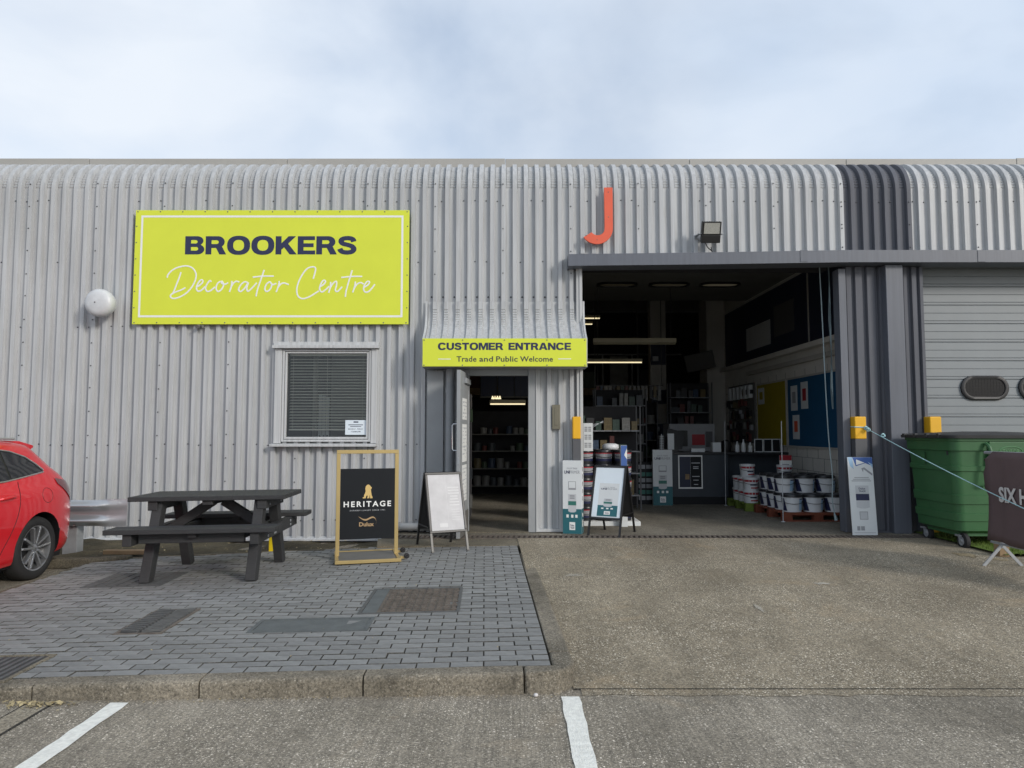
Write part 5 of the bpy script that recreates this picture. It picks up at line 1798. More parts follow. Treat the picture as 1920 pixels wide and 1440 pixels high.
def castor(x, y, lbl=None):
    o = MB().bar((x - 0.035, y, 0.275), (x - 0.035, y - 0.035, 0.19), 0.006, 0.034, (0, 1, 0)).bar((x + 0.035, y, 0.275), (x + 0.035, y - 0.035, 0.19), 0.006, 0.034, (0, 1, 0)).box(x - 0.05, x + 0.05, y - 0.05, y + 0.05, 0.255, 0.275).build('castor', M_galv, bn)
    MB().lathe([(0.04, -0.024), (0.062, -0.031), (0.095, -0.022), (0.100, 0.0), (0.095, 0.022), (0.062, 0.031), (0.04, 0.024)], (x, y - 0.04, 0.202), 'x', 28).build('tyre', M_rubber, o, smooth=True, ang=50)
    MB().lathe([(0.0, -0.032), (0.02, -0.032), (0.03, -0.026), (0.050, -0.031), (0.054, 0.0), (0.050, 0.031), (0.03, 0.026), (0.0, 0.032)], (x, y - 0.04, 0.202), 'x', 20).build('wheel_disc', M_galv, o, smooth=True)
    return o
for x in (5.36, 6.33):
    for y in (8.56, 9.28):
        castor(x, y)
# front face: recessed crest panel, tube handles, oval emblem
MB().box(5.60, 6.10, BY0 - 0.008, BY0 + 0.03, 1.05, 1.38).build('crest_panel', M_green, bn, bevel=0.008)
for x in (5.56, 6.14):
    MB().tube(crom([(x, BY0 + 0.0, 1.36), (x + 0.02, BY0 - 0.05, 1.30), (x + 0.03, BY0 - 0.06, 1.1), (x + 0.02, BY0 - 0.05, 0.92), (x, BY0 + 0.03, 0.86)], 5), 0.022, 8).build('handle', M_green, bn, smooth=True)
EFb = frame((5.85, BY0 - 0.0085, 1.265), (1, 0, 0), (0, 0, 1))
mb = MB()
mb.tube([EFb @ Vector((0.135 * math.cos(a), 0.058 * math.sin(a), 0.0)) for a in [k * 2 * PI / 28 for k in range(29)]], 0.006, 6)
add_text(mb, 'TAYLOR', EFb, 0, 0, 0.20, 0.052, 0.02, 0.004)
mb.build('emblem', pm('emblem_green', (0.075, 0.21, 0.085), 0.5), bn)
MB().box(5.175, 5.185, 8.95, 8.99, 1.10, 1.25).build('lift_bracket', M_green, bn)
MB().bar((5.19, 8.52, 1.43), (5.21, 8.52, 1.22), 0.03, 0.012).build('lid_strap', M_lid, bn)

# ================================================================== CAFE BARRIER WITH BROWN BANNER
cf = thing('cafe_barrier', 'dark brown fabric cafe barrier with pale lettering at the right edge', 'barrier', (5.06, 6.9, 0.09))
ya, yb_ = 7.60, 5.9
rows = []
for k in range(25):
    y = ya + (yb_ - ya) * k / 24
    fold = 0.010 * math.sin(k * 0.9) + 0.006 * math.sin(k * 2.3)
    row = []
    for j in range(13):
        z = 0.355 + 0.935 * j / 12
        rr = 0.06 if k in (0,) else 0
        zz = z - (0.10 if (k == 0 and j == 12) else 0.045 if (k == 1 and j == 12) else 0) + 0.010 * math.sin(k * 0.7) * (1 - j / 12)
        yy = y - (0.05 * math.sin(PI * j / 12) if k == 0 else 0.02 * math.sin(PI * j / 12) if k == 1 else 0) + (0.05 if k == 0 and 6 < j < 10 else 0)
        row.append((5.035 + fold * (1 - 0.5 * j / 12), yy, zz))
    rows.append(row)
ban = MB().grid(rows).build('banner', M_brown, cf, smooth=True, ang=80)
so = ban.modifiers.new('thick', 'SOLIDIFY')
so.thickness = 0.006
CFM = frame((5.021, 7.36, 0.855), (0, -1, 0), (0, 0, 1))
add_text(MB(), 'SIX H', CFM, 0.205, 0.0, 0.41, 0.158, 0.035, 0.012, 1.0).build('lettering', M_paleprint, cf)
MB().tube([(5.06, ya + 0.02, 1.275), (5.06, yb_, 1.285)], 0.016, 8).build('top_rail', M_galv, cf, smooth=True)
MB().tube([(5.06, ya - 0.02, 0.34), (5.06, yb_, 0.34)], 0.014, 8).build('lower_rail', M_galv, cf, smooth=True)
for y in (7.42, 5.95):
    MB().tube([(5.06, y, 0.30), (5.06, y, 1.27)], 0.016, 8).build('upright', M_galv, cf, smooth=True)
    for sx in (-1, 1):
        MB().bar((5.06 + sx * 0.01, y, 0.32), (5.06 + sx * 0.20, y, 0.115), 0.03, 0.012, (0, 1, 0)).build('leg', M_galv, cf)
bk = thing('wooden_block', 'small brown wooden block on the ground behind the cafe barrier', 'block', (5.42, 7.95, 0.13))
MB().box(5.36, 5.47, 7.90, 8.0, 0.125, 0.30).build('block', M_wood, bk, bevel=0.005)

# artificial turf off to the right
rows = [[(5.40 + 3.6 * i / 30, 7.85 + 1.9 * j / 20 + 0.03 * math.sin(i), 0.155 + 0.012 * math.sin(i * 1.3) * math.cos(j * 0.9)) for i in range(31)] for j in range(21)]
struct('turf_mat', MB().grid(rows), M_turf)
mb = MB()
for k in range(9000):
    x, y = rnd.uniform(5.42, 8.2), rnd.uniform(7.87, 9.6)
    a = rnd.uniform(0, PI)
    h = rnd.uniform(0.02, 0.04)
    c_, s_ = 0.004 * math.cos(a), 0.004 * math.sin(a)
    mb.quad((x - c_, y - s_, 0.15), (x + c_, y + s_, 0.15), (x + rnd.uniform(-.012, .012), y + rnd.uniform(-.012, .012), 0.16 + h))
tag(mb.build('turf', M_turf, None), 'green artificial grass fibres under and behind the bin', 'grass', kind='stuff')

# leaf litter, pebbles, moss by the kerb and wall
mb = MB()
def flake(x, y, z, s):
    a = rnd.uniform(0, 2 * PI)
    u = Vector((math.cos(a), math.sin(a), rnd.uniform(-0.4, 0.4))) * s
    v_ = Vector((-math.sin(a), math.cos(a), rnd.uniform(-0.3, 0.5))) * s * 0.55
    p = Vector((x, y, z + s * 0.5))
    mb.quad(p - u, p + v_, p + u, p - v_)
for k in range(120):
    x = -2.62 + rnd.gauss(0, 0.12)
    y = 4.03 - abs(rnd.gauss(0, 0.035))
    flake(x, y, 0.003, rnd.uniform(0.006, 0.02))
for k in range(160):
    x = rnd.uniform(-3.0, 0.3)
    flake(x, 4.15 + x * 0.034 - abs(rnd.gauss(0, 0.03)), 0.002, rnd.uniform(0.003, 0.008))
for k in range(60):
    x, y = rnd.uniform(-3.8, 0.1), rnd.uniform(4.5, 8.4)
    flake(x, y, pz(x, y) + 0.001, rnd.uniform(0.004, 0.009))
for k in range(150):
    x = rnd.uniform(-5, -1.8)
    flake(x, rnd.uniform(8.4, 9.6), 0.05, rnd.uniform(0.006, 0.02))
for k in range(30):
    flake(rnd.uniform(-1.3, 0.2), rnd.uniform(8.75, 9.25), 0.13, rnd.uniform(0.004, 0.010))
tag(mb.build('leaf_litter', M_leaf, None), 'scattered dry leaf bits and grit along the kerb and wall', 'litter', kind='stuff')
pb = MB().lathe([(0.0, 0.0), (0.011, 0.003), (0.014, 0.010), (0.010, 0.018), (0.0, 0.020)], (0.135, 4.12, 0.003), 'z', 9).build('pebble', M_paleprint, None, smooth=True, ang=80)
tag(pb, 'small white pebble at the foot of the rounded kerb corner', 'pebble')

# ================================================================== INSIDE THE SHOP
FZ = 0.1405
# pallets
def pallet(label, loc, w, d, mat):
    t = thing('pallet', label, 'pallet', loc, 0, 'stock pallets')
    for k in range(7):
        y = k * (d - 0.1) / 6
        MB().box(0, w, y, y + 0.1, 0.115, 0.135).build('deck_board', mat, t, local=True)
    for y in (0.0, d / 2 - 0.05, d - 0.1):
        for x in (0.0, w / 2 - 0.07, w - 0.14):
            MB().box(x, x + 0.14, y, y + 0.1, 0.02, 0.095).build('block', mat, t, local=True)
        MB().box(0, w, y, y + 0.1, 0, 0.019).build('bottom_board', mat, t, local=True)
        MB().box(0, w, y + 0.001, y + 0.099, 0.0955, 0.1145).build('stringer', mat, t, local=True)
    return t
pallet('red brown wooden pallet under the black lidded white tubs', (4.10, 10.83, FZ), 1.07, 1.30, M_palr)
pallet('lime green wooden pallet under the red and white tubs', (3.98, 12.20, FZ), 1.15, 1.05, M_palg)
# tub prototypes
def tub(name, label, cat, group, r, h, body, lid, deco):
    t = thing(name, label, cat, (0, 0, 0), 0, group)
    MB().lathe([(0.0, 0.0), (r * 0.90, 0.0), (r * 0.985, h * 0.86), (r * 1.0, h * 0.87)], (0, 0, 0), 'z', 28).build('body', body, t, smooth=True, local=True)
    MB().lathe([(r * 0.99, h * 0.84), (r * 1.05, h * 0.84), (r * 1.05, h * 0.95), (r * 1.0, h), (r * 0.93, h), (r * 0.91, h * 0.965), (0.0, h * 0.965)], (0, 0, 0), 'z', 28).build('lid', lid, t, smooth=True, local=True)
    def wrap(a0, a1, z0, z1, sk=0.0, off=0.002):
        rows = []
        for j in range(2):
            z = (z0, z1)[j] * h
            rr = r * (0.90 + 0.085 * (z / (h * 0.86))) + off
            rows.append([(rr * math.sin(a0 + (a1 - a0) * k / 8 + sk * j), -rr * math.cos(a0 + (a1 - a0) * k / 8 + sk * j), z) for k in range(9)])
        return MB().grid(rows)
    if deco == 'black':
        wrap(-1.5, -0.75, 0.06, 0.78, -0.35).build('dark_label', M_navy, t, smooth=True, local=True)
        wrap(0.55, 1.35, 0.10, 0.74).build('blue_label', M_sky, t, smooth=True, local=True)
        wrap(0.60, 1.30, 0.70, 0.77, 0, 0.003).build('label_text', M_navy, t, smooth=True, local=True)
    elif deco == 'red':
        wrap(-1.6, 1.6, 0.66, 0.82).build('red_band', M_redp, t, smooth=True, local=True)
        wrap(-0.4, 1.2, 0.14, 0.24).build('red_stripe', M_redp, t, smooth=True, local=True)
        wrap(-0.5, 0.5, 0.38, 0.50).build('label_text', M_navy, t, smooth=True, local=True)
    else:
        wrap(-1.4, 1.4, 0.22, 0.78).build('grey_label', M_greypr, t, smooth=True, local=True)
        wrap(-1.4, 1.4, 0.72, 0.79, 0, 0.003).build('red_band', M_redp, t, smooth=True, local=True)
        wrap(-1.4, 1.4, 0.20, 0.38, 0, 0.003).build('blue_band', M_navy, t, smooth=True, local=True)
    MB().tube([(r * 1.03 * math.sin(a), -r * 1.03 * math.cos(a), h * (0.82 - 0.35 * math.cos(a * 0.62))) for a in [-1.5 + 3.0 * k / 12 for k in range(13)]], 0.004, 5).build('handle', M_tubd, t, local=True)
    return t
def place(proto, used, loc, rz, label=None):
    if not used:
        used.append(1)
        proto.location = loc
        proto.rotation_euler = (0, 0, rz)
        if label:
            proto['label'] = label
        return proto
    return dup(proto, loc, rz, label)
p1, u1_ = tub('paint_tub', 'white paint tub with black lid stacked on the red brown pallet', 'paint tub', 'black lidded tubs on the pallet', 0.15, 0.265, M_tub, M_tubd, 'black'), []
for j in range(4):
    for i in range(3):
        place(p1, u1_, (4.30 + i * 0.325, 11.0 + j * 0.325, FZ + 0.136), rnd.uniform(-0.25, 0.1), 'white paint tub with black lid, lower layer, %s row, %s' % (('front', 'second', 'third', 'rear')[j], ('left column', 'middle column', 'column against the wall')[i]))
for j in range(1, 4):
    for i in range(3):
        if not (j == 1 and i == 0 and False):
            place(p1, u1_, (4.31 + i * 0.325, 11.0 + j * 0.325, FZ + 0.136 + 0.266), rnd.uniform(-0.3, 0.2), 'white paint tub with black lid, upper layer, %s row, %s' % (('', 'front', 'middle', 'rear')[j], ('left column', 'middle column', 'column against the wall')[i]))
p2, u2_ = tub('paint_tub', 'red and white paint tub stacked on the lime green pallet', 'paint tub', 'red and white tubs on the pallet', 0.128, 0.215, M_tub, M_tub, 'red'), []
for lv in range(2):
    for j in range(3):
        for i in range(4):
            if lv == 2 and (i > 2):
                continue
            place(p2, u2_, (4.13 + i * 0.272, 12.36 + j * 0.29, FZ + 0.136 + lv * 0.216), rnd.uniform(-0.3, 0.5), 'red and white paint tub in the %s layer, %s row, %s column from the left' % (('bottom', 'middle', 'third')[lv], ('front', 'middle', 'rear')[j], ('first', 'second', 'third', 'fourth')[i]))
place(p2, u2_, (4.16, 12.62, FZ + 0.136 + 2 * 0.216), 0.2, 'red and white paint tub alone on top of the stack, nearest the counter')
place(p2, u2_, (4.72, 12.36, FZ + 0.136 + 2 * 0.216), 0.1, 'red and white paint tub on top of the stack under the price card')
pc = thing('price_card', 'red topped white price card standing on the tubs by the boards', 'price card', (4.72, 12.30, FZ + 1.0))
MB().box(4.615, 4.825, 12.30, 12.308, 0.79, 1.09).build('card', M_white, pc)
PF = frame((4.72, 12.30, 0.942), (1, 0, 0), (0, 0, 1))
rect(MB(), PF, -0.105, 0.105, 0.06, 0.148).build('red_print', M_redp, pc)
mb = MB()
for k in range(4):
    rect(mb, PF, -0.06, 0.06, -0.02 - k * 0.03, -0.005 - k * 0.03)
mb.build('text_print', M_greypr, pc)
p3, u3_ = tub('paint_tub', 'dark paint tub with a red banded label in the stack behind the A-board', 'paint tub', 'dark tubs inside the left jamb', 0.133, 0.205, M_tubd, M_tubd, 'grey'), []
for lv in range(5):
    for j in range(2):
        for i in range(3):
            place(p3, u3_, (1.07 + i * 0.282, 10.56 + j * 0.285, FZ + 0.061 + lv * 0.206), rnd.uniform(-0.1, 0.4), 'dark red banded paint tub in the %s layer, %s %s stack behind the A-board' % (('bottom', 'second', 'third', 'fourth', 'top')[lv], ('front', 'rear')[j], ('left', 'middle', 'right')[i]))
pl_ = thing('stock_plinth', 'low white plinth carrying the dark tubs', 'plinth', (1.35, 10.7, FZ))
MB().box(0.98, 1.86, 10.36, 11.05, FZ, FZ + 0.06).build('slab', M_white, pl_, bevel=0.004)
MB().box(0.985, 1.855, 10.355, 10.3595, FZ, FZ + 0.055).build('skirt', M_card, pl_)
wl_ = MB().lathe([(0.0, 0.0), (0.11, 0.0), (0.125, 0.03), (0.12, 0.07), (0.08, 0.09), (0.0, 0.095)], (1.46, 10.56, FZ + 0.061 + 5 * 0.206), 'z', 20).build('white_bowl', M_tub, None, smooth=True, ang=70)
tag(wl_, 'upturned white plastic bowl on top of the dark tubs', 'bowl')
bx = thing('slim_carton', 'slim blue and white carton standing right of the dark tubs', 'carton', (1.61, 10.30, FZ))
MB().box(1.568, 1.655, 10.255, 10.345, FZ, 1.30).build('carton', M_card, bx)
BF = frame((1.61, 10.255, 0.7), (1, 0, 0), (0, 0, 1))
poly(MB(), BF, [(-0.041, 0.598), (0.044, 0.598), (0.044, 0.27), (-0.041, 0.30)]).build('blue_print', M_blue, bx)
poly(MB(), BF, [(0.044, 0.56), (0.005, 0.46), (0.044, 0.40)], 0.002).build('white_triangle', M_white, bx)
lf = thing('leaflet_card', 'white hanging leaflet card with dark text blocks inside the left jamb', 'leaflet', (1.11, 10.25, 1.22))
MB().box(1.03, 1.165, 10.25, 10.256, 1.22, 1.62).build('card', M_card, lf)
JF = frame((1.10, 10.25, 1.42), (1, 0, 0), (0, 0, 1))
mb = MB()
for a in range(3):
    for b in range(3):
        for c in range(2):
            rect(mb, JF, -0.055 + c * 0.055, -0.012 + c * 0.055, 0.13 - a * 0.115 - b * 0.026, 0.148 - a * 0.115 - b * 0.026)
mb.build('print', M_greypr, lf)
MB().bar((1.10, 10.262, 1.18), (1.10, 10.262, 2.0), 0.012, 0.012).bar((1.10, 10.262, 0.14), (1.10, 10.262, 1.18), 0.02, 0.02).build('stand', M_black, lf)
for k in range(3):
    MB().bar((1.17, 10.27, 1.60 - k * 0.02), (1.32, 10.27, 1.63 + k * 0.012), 0.004, 0.004).build('hook', M_chrome, lf)

# counter
ct = thing('shop_counter', 'long navy service counter with a black top inside the goods opening', 'counter', (3.6, 13.6, FZ))
MB().box(2.96, 4.06, 13.40, 14.1, FZ, 1.07).build('front', M_counter, ct, bevel=0.004)
MB().box(4.061, 5.19, 13.75, 14.1, FZ, 1.07).build('side_front', M_counter, ct)
MB().box(2.92, 5.19, 13.36, 14.15, 1.071, 1.11).build('top', M_tubd, ct, bevel=0.004)
MB().box(2.965, 4.055, 13.392, 13.3995, FZ, 0.28).build('kick_board', M_panel, ct)
cp = thing('counter_poster', 'white edged dark poster on the front of the counter', 'poster', (3.34, 13.39, 0.42))
MB().box(3.12, 3.575, 13.385, 13.391, 0.43, 1.055).build('sheet', M_white, cp)
CP = frame((3.3475, 13.385, 0.7425), (1, 0, 0), (0, 0, 1))
rect(MB(), CP, -0.205, 0.0, -0.285, 0.285).build('photo', M_navyb, cp)
rect(MB(), CP, 0.002, 0.205, -0.285, 0.285).build('text_column', M_panel, cp)
mb = MB()
for z, w_ in ((0.16, 0.08), (0.09, 0.05), (0.06, 0.05), (-0.09, 0.07), (-0.16, 0.05), (-0.24, 0.04)):
    rect(mb, CP, 0.10 - w_, 0.10 + w_, z, z + 0.014, 0.002)
mb.build('text_print', M_lightpr, cp)
rect(MB(), CP, -0.10, -0.02, -0.14, -0.04, 0.002).build('chair_print', M_wood, cp)
# things on the counter
def small(name, label, cat, mb, mat, group=None):
    return tag(mb.build(name, mat, None, bevel=0.004), label, cat, group)
tl = thing('till_screen', 'dark till screen on the counter', 'till', (3.10, 13.7, 1.11))
MB().bar((3.10, 13.68, 1.20), (3.18, 13.76, 1.52), 0.34, 0.03, (0, 1, 0)).build('screen', M_black, tl)
MB().box(3.02, 3.20, 13.66, 13.82, 1.111, 1.20).build('base', M_black, tl)
tt = thing('leaflet_tower', 'tall pale leaflet holder on the counter', 'leaflet holder', (2.99, 13.5, 1.11))
MB().box(2.95, 3.07, 13.48, 13.52, 1.16, 1.46).build('leaflet', M_card, tt)
MB().box(2.94, 3.08, 13.46, 13.55, 1.111, 1.158).build('base', M_black, tt)
for k in range(7):
    MB().box(2.80, 2.88, 13.5, 13.52, 1.13 + k * 0.045, 1.145 + k * 0.045).build('rung', M_card, tt)
MB().box(2.835, 2.845, 13.521, 13.53, 1.111, 1.45).build('stem', M_card, tt)
small('box_file', 'low white box lying on the counter', 'box', MB().box(3.40, 3.66, 13.5, 13.66, 1.111, 1.18), M_card)
small('white_carton', 'square white carton on the counter near the pallets', 'carton', MB().box(3.82, 3.98, 13.55, 13.7, 1.111, 1.29), M_card)
sp = MB().lathe([(0.0, 0.0), (0.08, 0.0), (0.10, 0.10), (0.09, 0.20), (0.0, 0.24)], (4.12, 13.7, 1.111), 'z', 14).build('black_helmet', M_black, None, smooth=True)
tag(sp, 'rounded black item on the counter', 'helmet')
for x, hgt in ((4.30, 0.20), (4.42, 0.24), (4.55, 0.18)):
    o = MB().lathe([(0.0, 0), (0.04, 0), (0.042, hgt * 0.6), (0.015, hgt * 0.8), (0.015, hgt), (0, hgt)], (x, 13.6, 1.111), 'z', 12).build('spray_bottle', M_card, None, smooth=True)
    tag(o, 'small pale bottle among the items on the counter', 'bottle', 'bottles on the counter')
fr3 = thing('photo_frames', 'row of three dark white edged cards propped on the counter end', 'cards', (4.70, 13.5, 1.11))
for k, x in enumerate((4.58, 4.76, 4.93)):
    o = MB().box(x, x + 0.16, 13.45 + 0.02 * k, 13.46 + 0.02 * k, 1.111, 1.36).build('card', M_card, fr3)
    MB().box(x + 0.012, x + 0.148, 13.446 + 0.02 * k, 13.449 + 0.02 * k, 1.125, 1.345).build('face', M_panel, o)
# brochure stand left of the counter
bs_ = thing('brochure_stand', 'black brochure stand with rows of pale and green labels', 'stand', (2.50, 13.4, FZ))
MB().box(2.36, 2.66, 13.40, 13.75, FZ, 0.92).build('cabinet', M_panel, bs_)
for k, (z, m_) in enumerate(((0.80, M_greypr), (0.66, MATS['can_green']), (0.55, M_greypr), (0.44, M_greypr), (0.33, MATS['can_green']), (0.22, M_greypr))):
    for c in range(2):
        MB().box(2.375 + c * 0.145, 2.50 + c * 0.145, 13.396, 13.3995, z, z + 0.075).build('label', m_, bs_)

# boards on the side wall
def wallboard(name, label, y0, y1, mat, papers):
    t = thing(name, label, 'notice board', (5.19, (y0 + y1) / 2, 1.2))
    MB().box(5.180, 5.1945, y0 + 0.03, y1 - 0.03, 1.24, 2.46).build('panel', mat, t)
    mb = MB()
    for q in ((y0, y1, 1.205, 1.239), (y0, y1, 2.461, 2.495), (y0, y0 + 0.03, 1.24, 2.46), (y1 - 0.03, y1, 1.24, 2.46)):
        mb.box(5.172, 5.1945, *q)
    mb.build('frame', M_block, t)
    for a, b, c, d, m_ in papers:
        o = MB().box(5.176, 5.1795, a, b, c, d).build('paper', M_card, t)
        MB().box(5.1735, 5.1755, a + (b - a) * 0.25, a + (b - a) * 0.75, c + (d - c) * 0.3, c + (d - c) * 0.75).build('print', m_, o)
    return t
wallboard('notice_board', 'dark blue notice board with three papers on the white block wall', 11.0, 13.34, M_boardb, ((12.86, 13.16, 1.88, 2.34, M_greypr), (12.40, 12.70, 1.90, 2.38, M_redp), (12.80, 13.10, 1.36, 1.80, M_orange)))
wallboard('notice_board', 'mustard yellow notice board beside the dark blue one', 13.38, 15.0, M_boardy, ((14.55, 14.9, 2.06, 2.40, M_boardy),))
nb = thing('wall_banner', 'large dark navy banner with a white product picture high on the side wall', 'banner', (5.19, 14.2, 3.03))
MB().box(5.175, 5.195, 11.0, 17.1, 3.03, 4.32).build('sheet', M_navyb, nb)
MB().box(5.170, 5.1745, 14.1, 15.55, 3.25, 3.75).build('white_picture', M_lightpr, nb)
BFn = frame((5.1695, 14.85, 3.5), (0, -1, 0), (0, 0, 1))
mb = MB()
add_text(mb, 'UNDER', BFn, 0.0, 0.08, 0.7, 0.14, 0.02, 0.001)
add_text(mb, 'COAT', BFn, 0.05, -0.1, 0.6, 0.14, 0.02, 0.001)
MB().box(5.170, 5.1745, 12.9, 13.9, 3.35, 3.95).build('grey_picture', M_greyp, nb)
MB().box(5.163, 5.1745, 12.25, 12.29, 3.03, 4.32).build('batten', M_block, nb)
# peg display of tools between the yellow board and the counter
pg = thing('tool_rack', 'peg rack of small tools hanging beside the yellow board', 'tool rack', (5.15, 15.9, 1.2))
MB().box(5.17, 5.195, 15.1, 16.9, 1.25, 2.55).build('panel', M_ceil, pg)
for k in range(70):
    y, z = rnd.uniform(15.15, 16.85), rnd.choice((1.30, 1.55, 1.80, 2.05, 2.3)) + rnd.uniform(-0.03, 0.03)
    MB().box(5.10, 5.165, y, y + rnd.uniform(0.03, 0.06), z, z + rnd.uniform(0.08, 0.2)).build('tool', rnd.choice([M_greypr, M_black, M_black, M_black, M_bkcol[4], M_bkcol[2], M_bkcol[0]]), pg)
for k in range(6):
    MB().box(5.08, 5.164, 15.2 + k * 0.27, 15.32 + k * 0.27, 2.22, 2.50).build('packet', M_card, pg)
tv = thing('wall_screen', 'black wall screen tilted down high beside the white column', 'screen', (4.7, 17.0, 2.95))
MB().bar((4.15, 16.9, 3.10), (4.78, 16.7, 3.22), 0.05, 0.42, (0, -0.25, 1)).build('panel', M_black, tv, bevel=0.01)
MB().bar((4.6, 16.95, 3.15), (4.8, 17.2, 3.18), 0.04, 0.05).build('arm', M_black, tv)

# poles, cord, plastic strip at the opening
def pole(label, x, y, z1, group):
    t = thing('thin_pole', label, 'pole', (x, y, FZ), 0, group)
    MB().tube([(x, y, FZ), (x + 0.01, y, z1)], 0.006, 6).build('rod', M_lightpr, t, smooth=True)
    MB().lathe([(0.03, 0), (0.03, 0.006), (0.01, 0.012)], (x, y, FZ), 'z', 12).build('foot', M_card, t)
pole('thin white pole in front of the red brown pallet corner', 4.085, 10.80, 1.66, 'thin poles by the pallets')
pole('thin white pole at the counter corner by the green pallet', 3.93, 13.16, 1.70, 'thin poles by the pallets')
cd = thing('pull_rope', 'grey blue rope hanging inside the right jamb of the goods opening', 'rope', (4.44, 9.95, 0.3))
MB().tube(crom([(4.37, 9.95, 3.85), (4.39, 9.95, 3.0), (4.405, 9.95, 2.2), (4.43, 9.95, 1.4), (4.465, 9.95, 0.9), (4.455, 9.95, 0.55), (4.48, 9.95, 0.36)], 5), 0.008, 6).build('line', M_cord, cd, smooth=True)
MB().tube([(4.48, 9.95, 0.36), (4.50, 9.95, 0.27)], [0.012, 0.024], 6).build('tassel', M_cord, cd)
sc = thing('plastic_strip', 'torn pale plastic strip hanging beside the right jamb', 'strip', (4.53, 9.90, 1.9))
rows = []
for k in range(14):
    z = 3.83 - k * 0.155
    rows.append([(4.462 + 0.010 * math.sin(k), 9.90, z), (4.475 + 0.03 * math.sin(k * 0.8 + 1) ** 2, 9.93, z), (4.497, 9.92, z - 0.02)])
MB().grid(rows).build('strip', M_cord, sc, smooth=True, ang=80)

# ceiling panels and tube lamps
for k, x in enumerate((1.68, 2.70, 3.70)):
    t = thing('ceiling_lamp', ('dim recessed ceiling lamp, left of three', 'dim recessed ceiling lamp, middle of three', 'faintly lit recessed ceiling lamp, right of three')[k], 'ceiling lamp', (x + 0.39, 13.8, 4.38), 0, 'recessed ceiling lamps')
    rings = []
    for w_, h_, z in ((0.40, 0.20, 4.399), (0.40, 0.20, 4.36), (0.36, 0.16, 4.36), (0.35, 0.15, 4.385)):
        rings.append([(x + 0.39 + u, 13.8 + v_, z) for u, v_ in stadium(w_, h_)])
    MB().grid(rings, True).build('rim', M_black, t)
    MB().prism([(x + 0.39 + u, 13.8 + v_) for u, v_ in stadium(0.35, 0.15)], 'z', 4.386, 4.390).build('diffuser', pm('diffuser_%d' % k, (0.5, 0.44, 0.3), 0.5, var=0, emit=(0.0, 0.01, 0.05)[k]), t)
def tubelamp(label, x0, x1, y, z, lit=True):
    t = thing('tube_lamp', label, 'tube lamp', ((x0 + x1) / 2, y, z), 0, 'shop tube lamps')
    MB().box(x0, x1, y - 0.05, y + 0.05, z + 0.02, z + (0.08 if lit else 0.11)).build('housing', M_tubeoff, t)
    MB().tube([(x0 + 0.01, y, z), (x1 - 0.01, y, z)], 0.013, 8).build('tube', M_tube if lit else M_tubeoff, t)
    for x in (x0 + 0.1, x1 - 0.1):
        MB().box(x, x + 0.008, y - 0.004, y + 0.004, z + 0.08, 4.40 if y < 15.6 else 5.2).build('hanger', M_black, t)
tubelamp('lit tube lamp high at the back of the shop, upper of two', 1.2, 2.28, 18.2, 4.42)
tubelamp('lit tube lamp high at the back of the shop, lower of two', 1.3, 2.20, 19.2, 4.42)
tubelamp('long lit tube lamp over the middle of the shop', 1.3, 2.95, 16.0, 3.06)
tubelamp('lit tube lamp low at the back beside the left jamb', 1.3, 2.25, 20.0, 2.26)
tubelamp('unlit long lamp hanging in front of the lit tubes', 1.63, 3.30, 14.2, 3.26, False)
tubelamp('lit tube lamp seen through the entrance door', -0.44, 0.27, 14.0, 2.04)
bl = thing('bare_lamp', 'small bare lit lamp at the back of the shop', 'lamp', (2.20, 18.0, 2.2))
MB().lathe([(0.0, -0.05), (0.04, -0.03), (0.045, 0.0), (0.03, 0.04), (0.0, 0.05)], (2.24, 18.5, 2.38), 'z', 12).build('bulb', M_tube, bl, smooth=True)
MB().box(2.232, 2.248, 18.492, 18.508, 2.43, 5.2).build('flex', M_black, bl)
sl = thing('spot_cluster', 'small cluster of lit spot lamps seen through the entrance door', 'lamp', (-0.32, 14.6, 2.1))
for k in range(4):
    MB().lathe([(0.01, 0.03), (0.028, -0.035), (0.0, -0.03)], (-0.40 + k * 0.05, 14.6, 2.20), 'z', 10).build('spot', M_tube, sl)
MB().box(-0.45, -0.2, 14.58, 14.62, 2.235, 2.26).build('rail', M_black, sl)
MB().box(-0.33, -0.32, 14.595, 14.605, 2.26, 4.40).build('hanger', M_black, sl)

# shelving with stock, seen dimly through door and opening
can_p = {}
def shelf(label, x0, x1, y, d, zs, top, group, fill=0.85, big=1.0):
    t = thing('shelf_unit', label, 'shelving', ((x0 + x1) / 2, y, FZ), 0, 'shop shelving')
    for x in (x0, x1 - 0.03):
        MB().box(x, x + 0.03, y, y + d, FZ, top).build('side_panel', M_greyp, t)
    MB().box(x0 + 0.031, x1 - 0.031, y + d - 0.02, y + d, FZ, top).build('back_panel', M_dark, t)
    for z in zs:
        MB().box(x0 + 0.031, x1 - 0.031, y, y + d - 0.021, z - 0.025, z).build('shelf_board', M_ceil, t)
        x = x0 + 0.12
        while x < x1 - 0.12:
            if rnd.random() < fill:
                r = rnd.choice((0.055, 0.07, 0.085)) * big
                hgt = r * rnd.choice((1.9, 2.4))
                mi = rnd.choice((0, 0, 0, 1, 1, 2, 3, 4, 5))
                key = (round(r, 3), round(hgt, 3), mi)
                if key not in can_p:
                    o = MB().lathe([(0, 0), (r, 0), (r, hgt * 0.93), (r * 0.95, hgt * 0.96), (r * 0.95, hgt), (0, hgt)], (0, 0, 0), 'z', 14).build('paint_can', M_bkcol[mi], None, smooth=True)
                    can_p[key] = o.data
                else:
                    o = link('paint_can', can_p[key])
                o.location = (x + r, y + r + 0.02, z + 0.0005)
                tag(o, 'small paint can on ' + group, 'paint can', 'paint cans on ' + group)
                x += 2 * r + 0.012
            else:
                x += 0.15
    return t
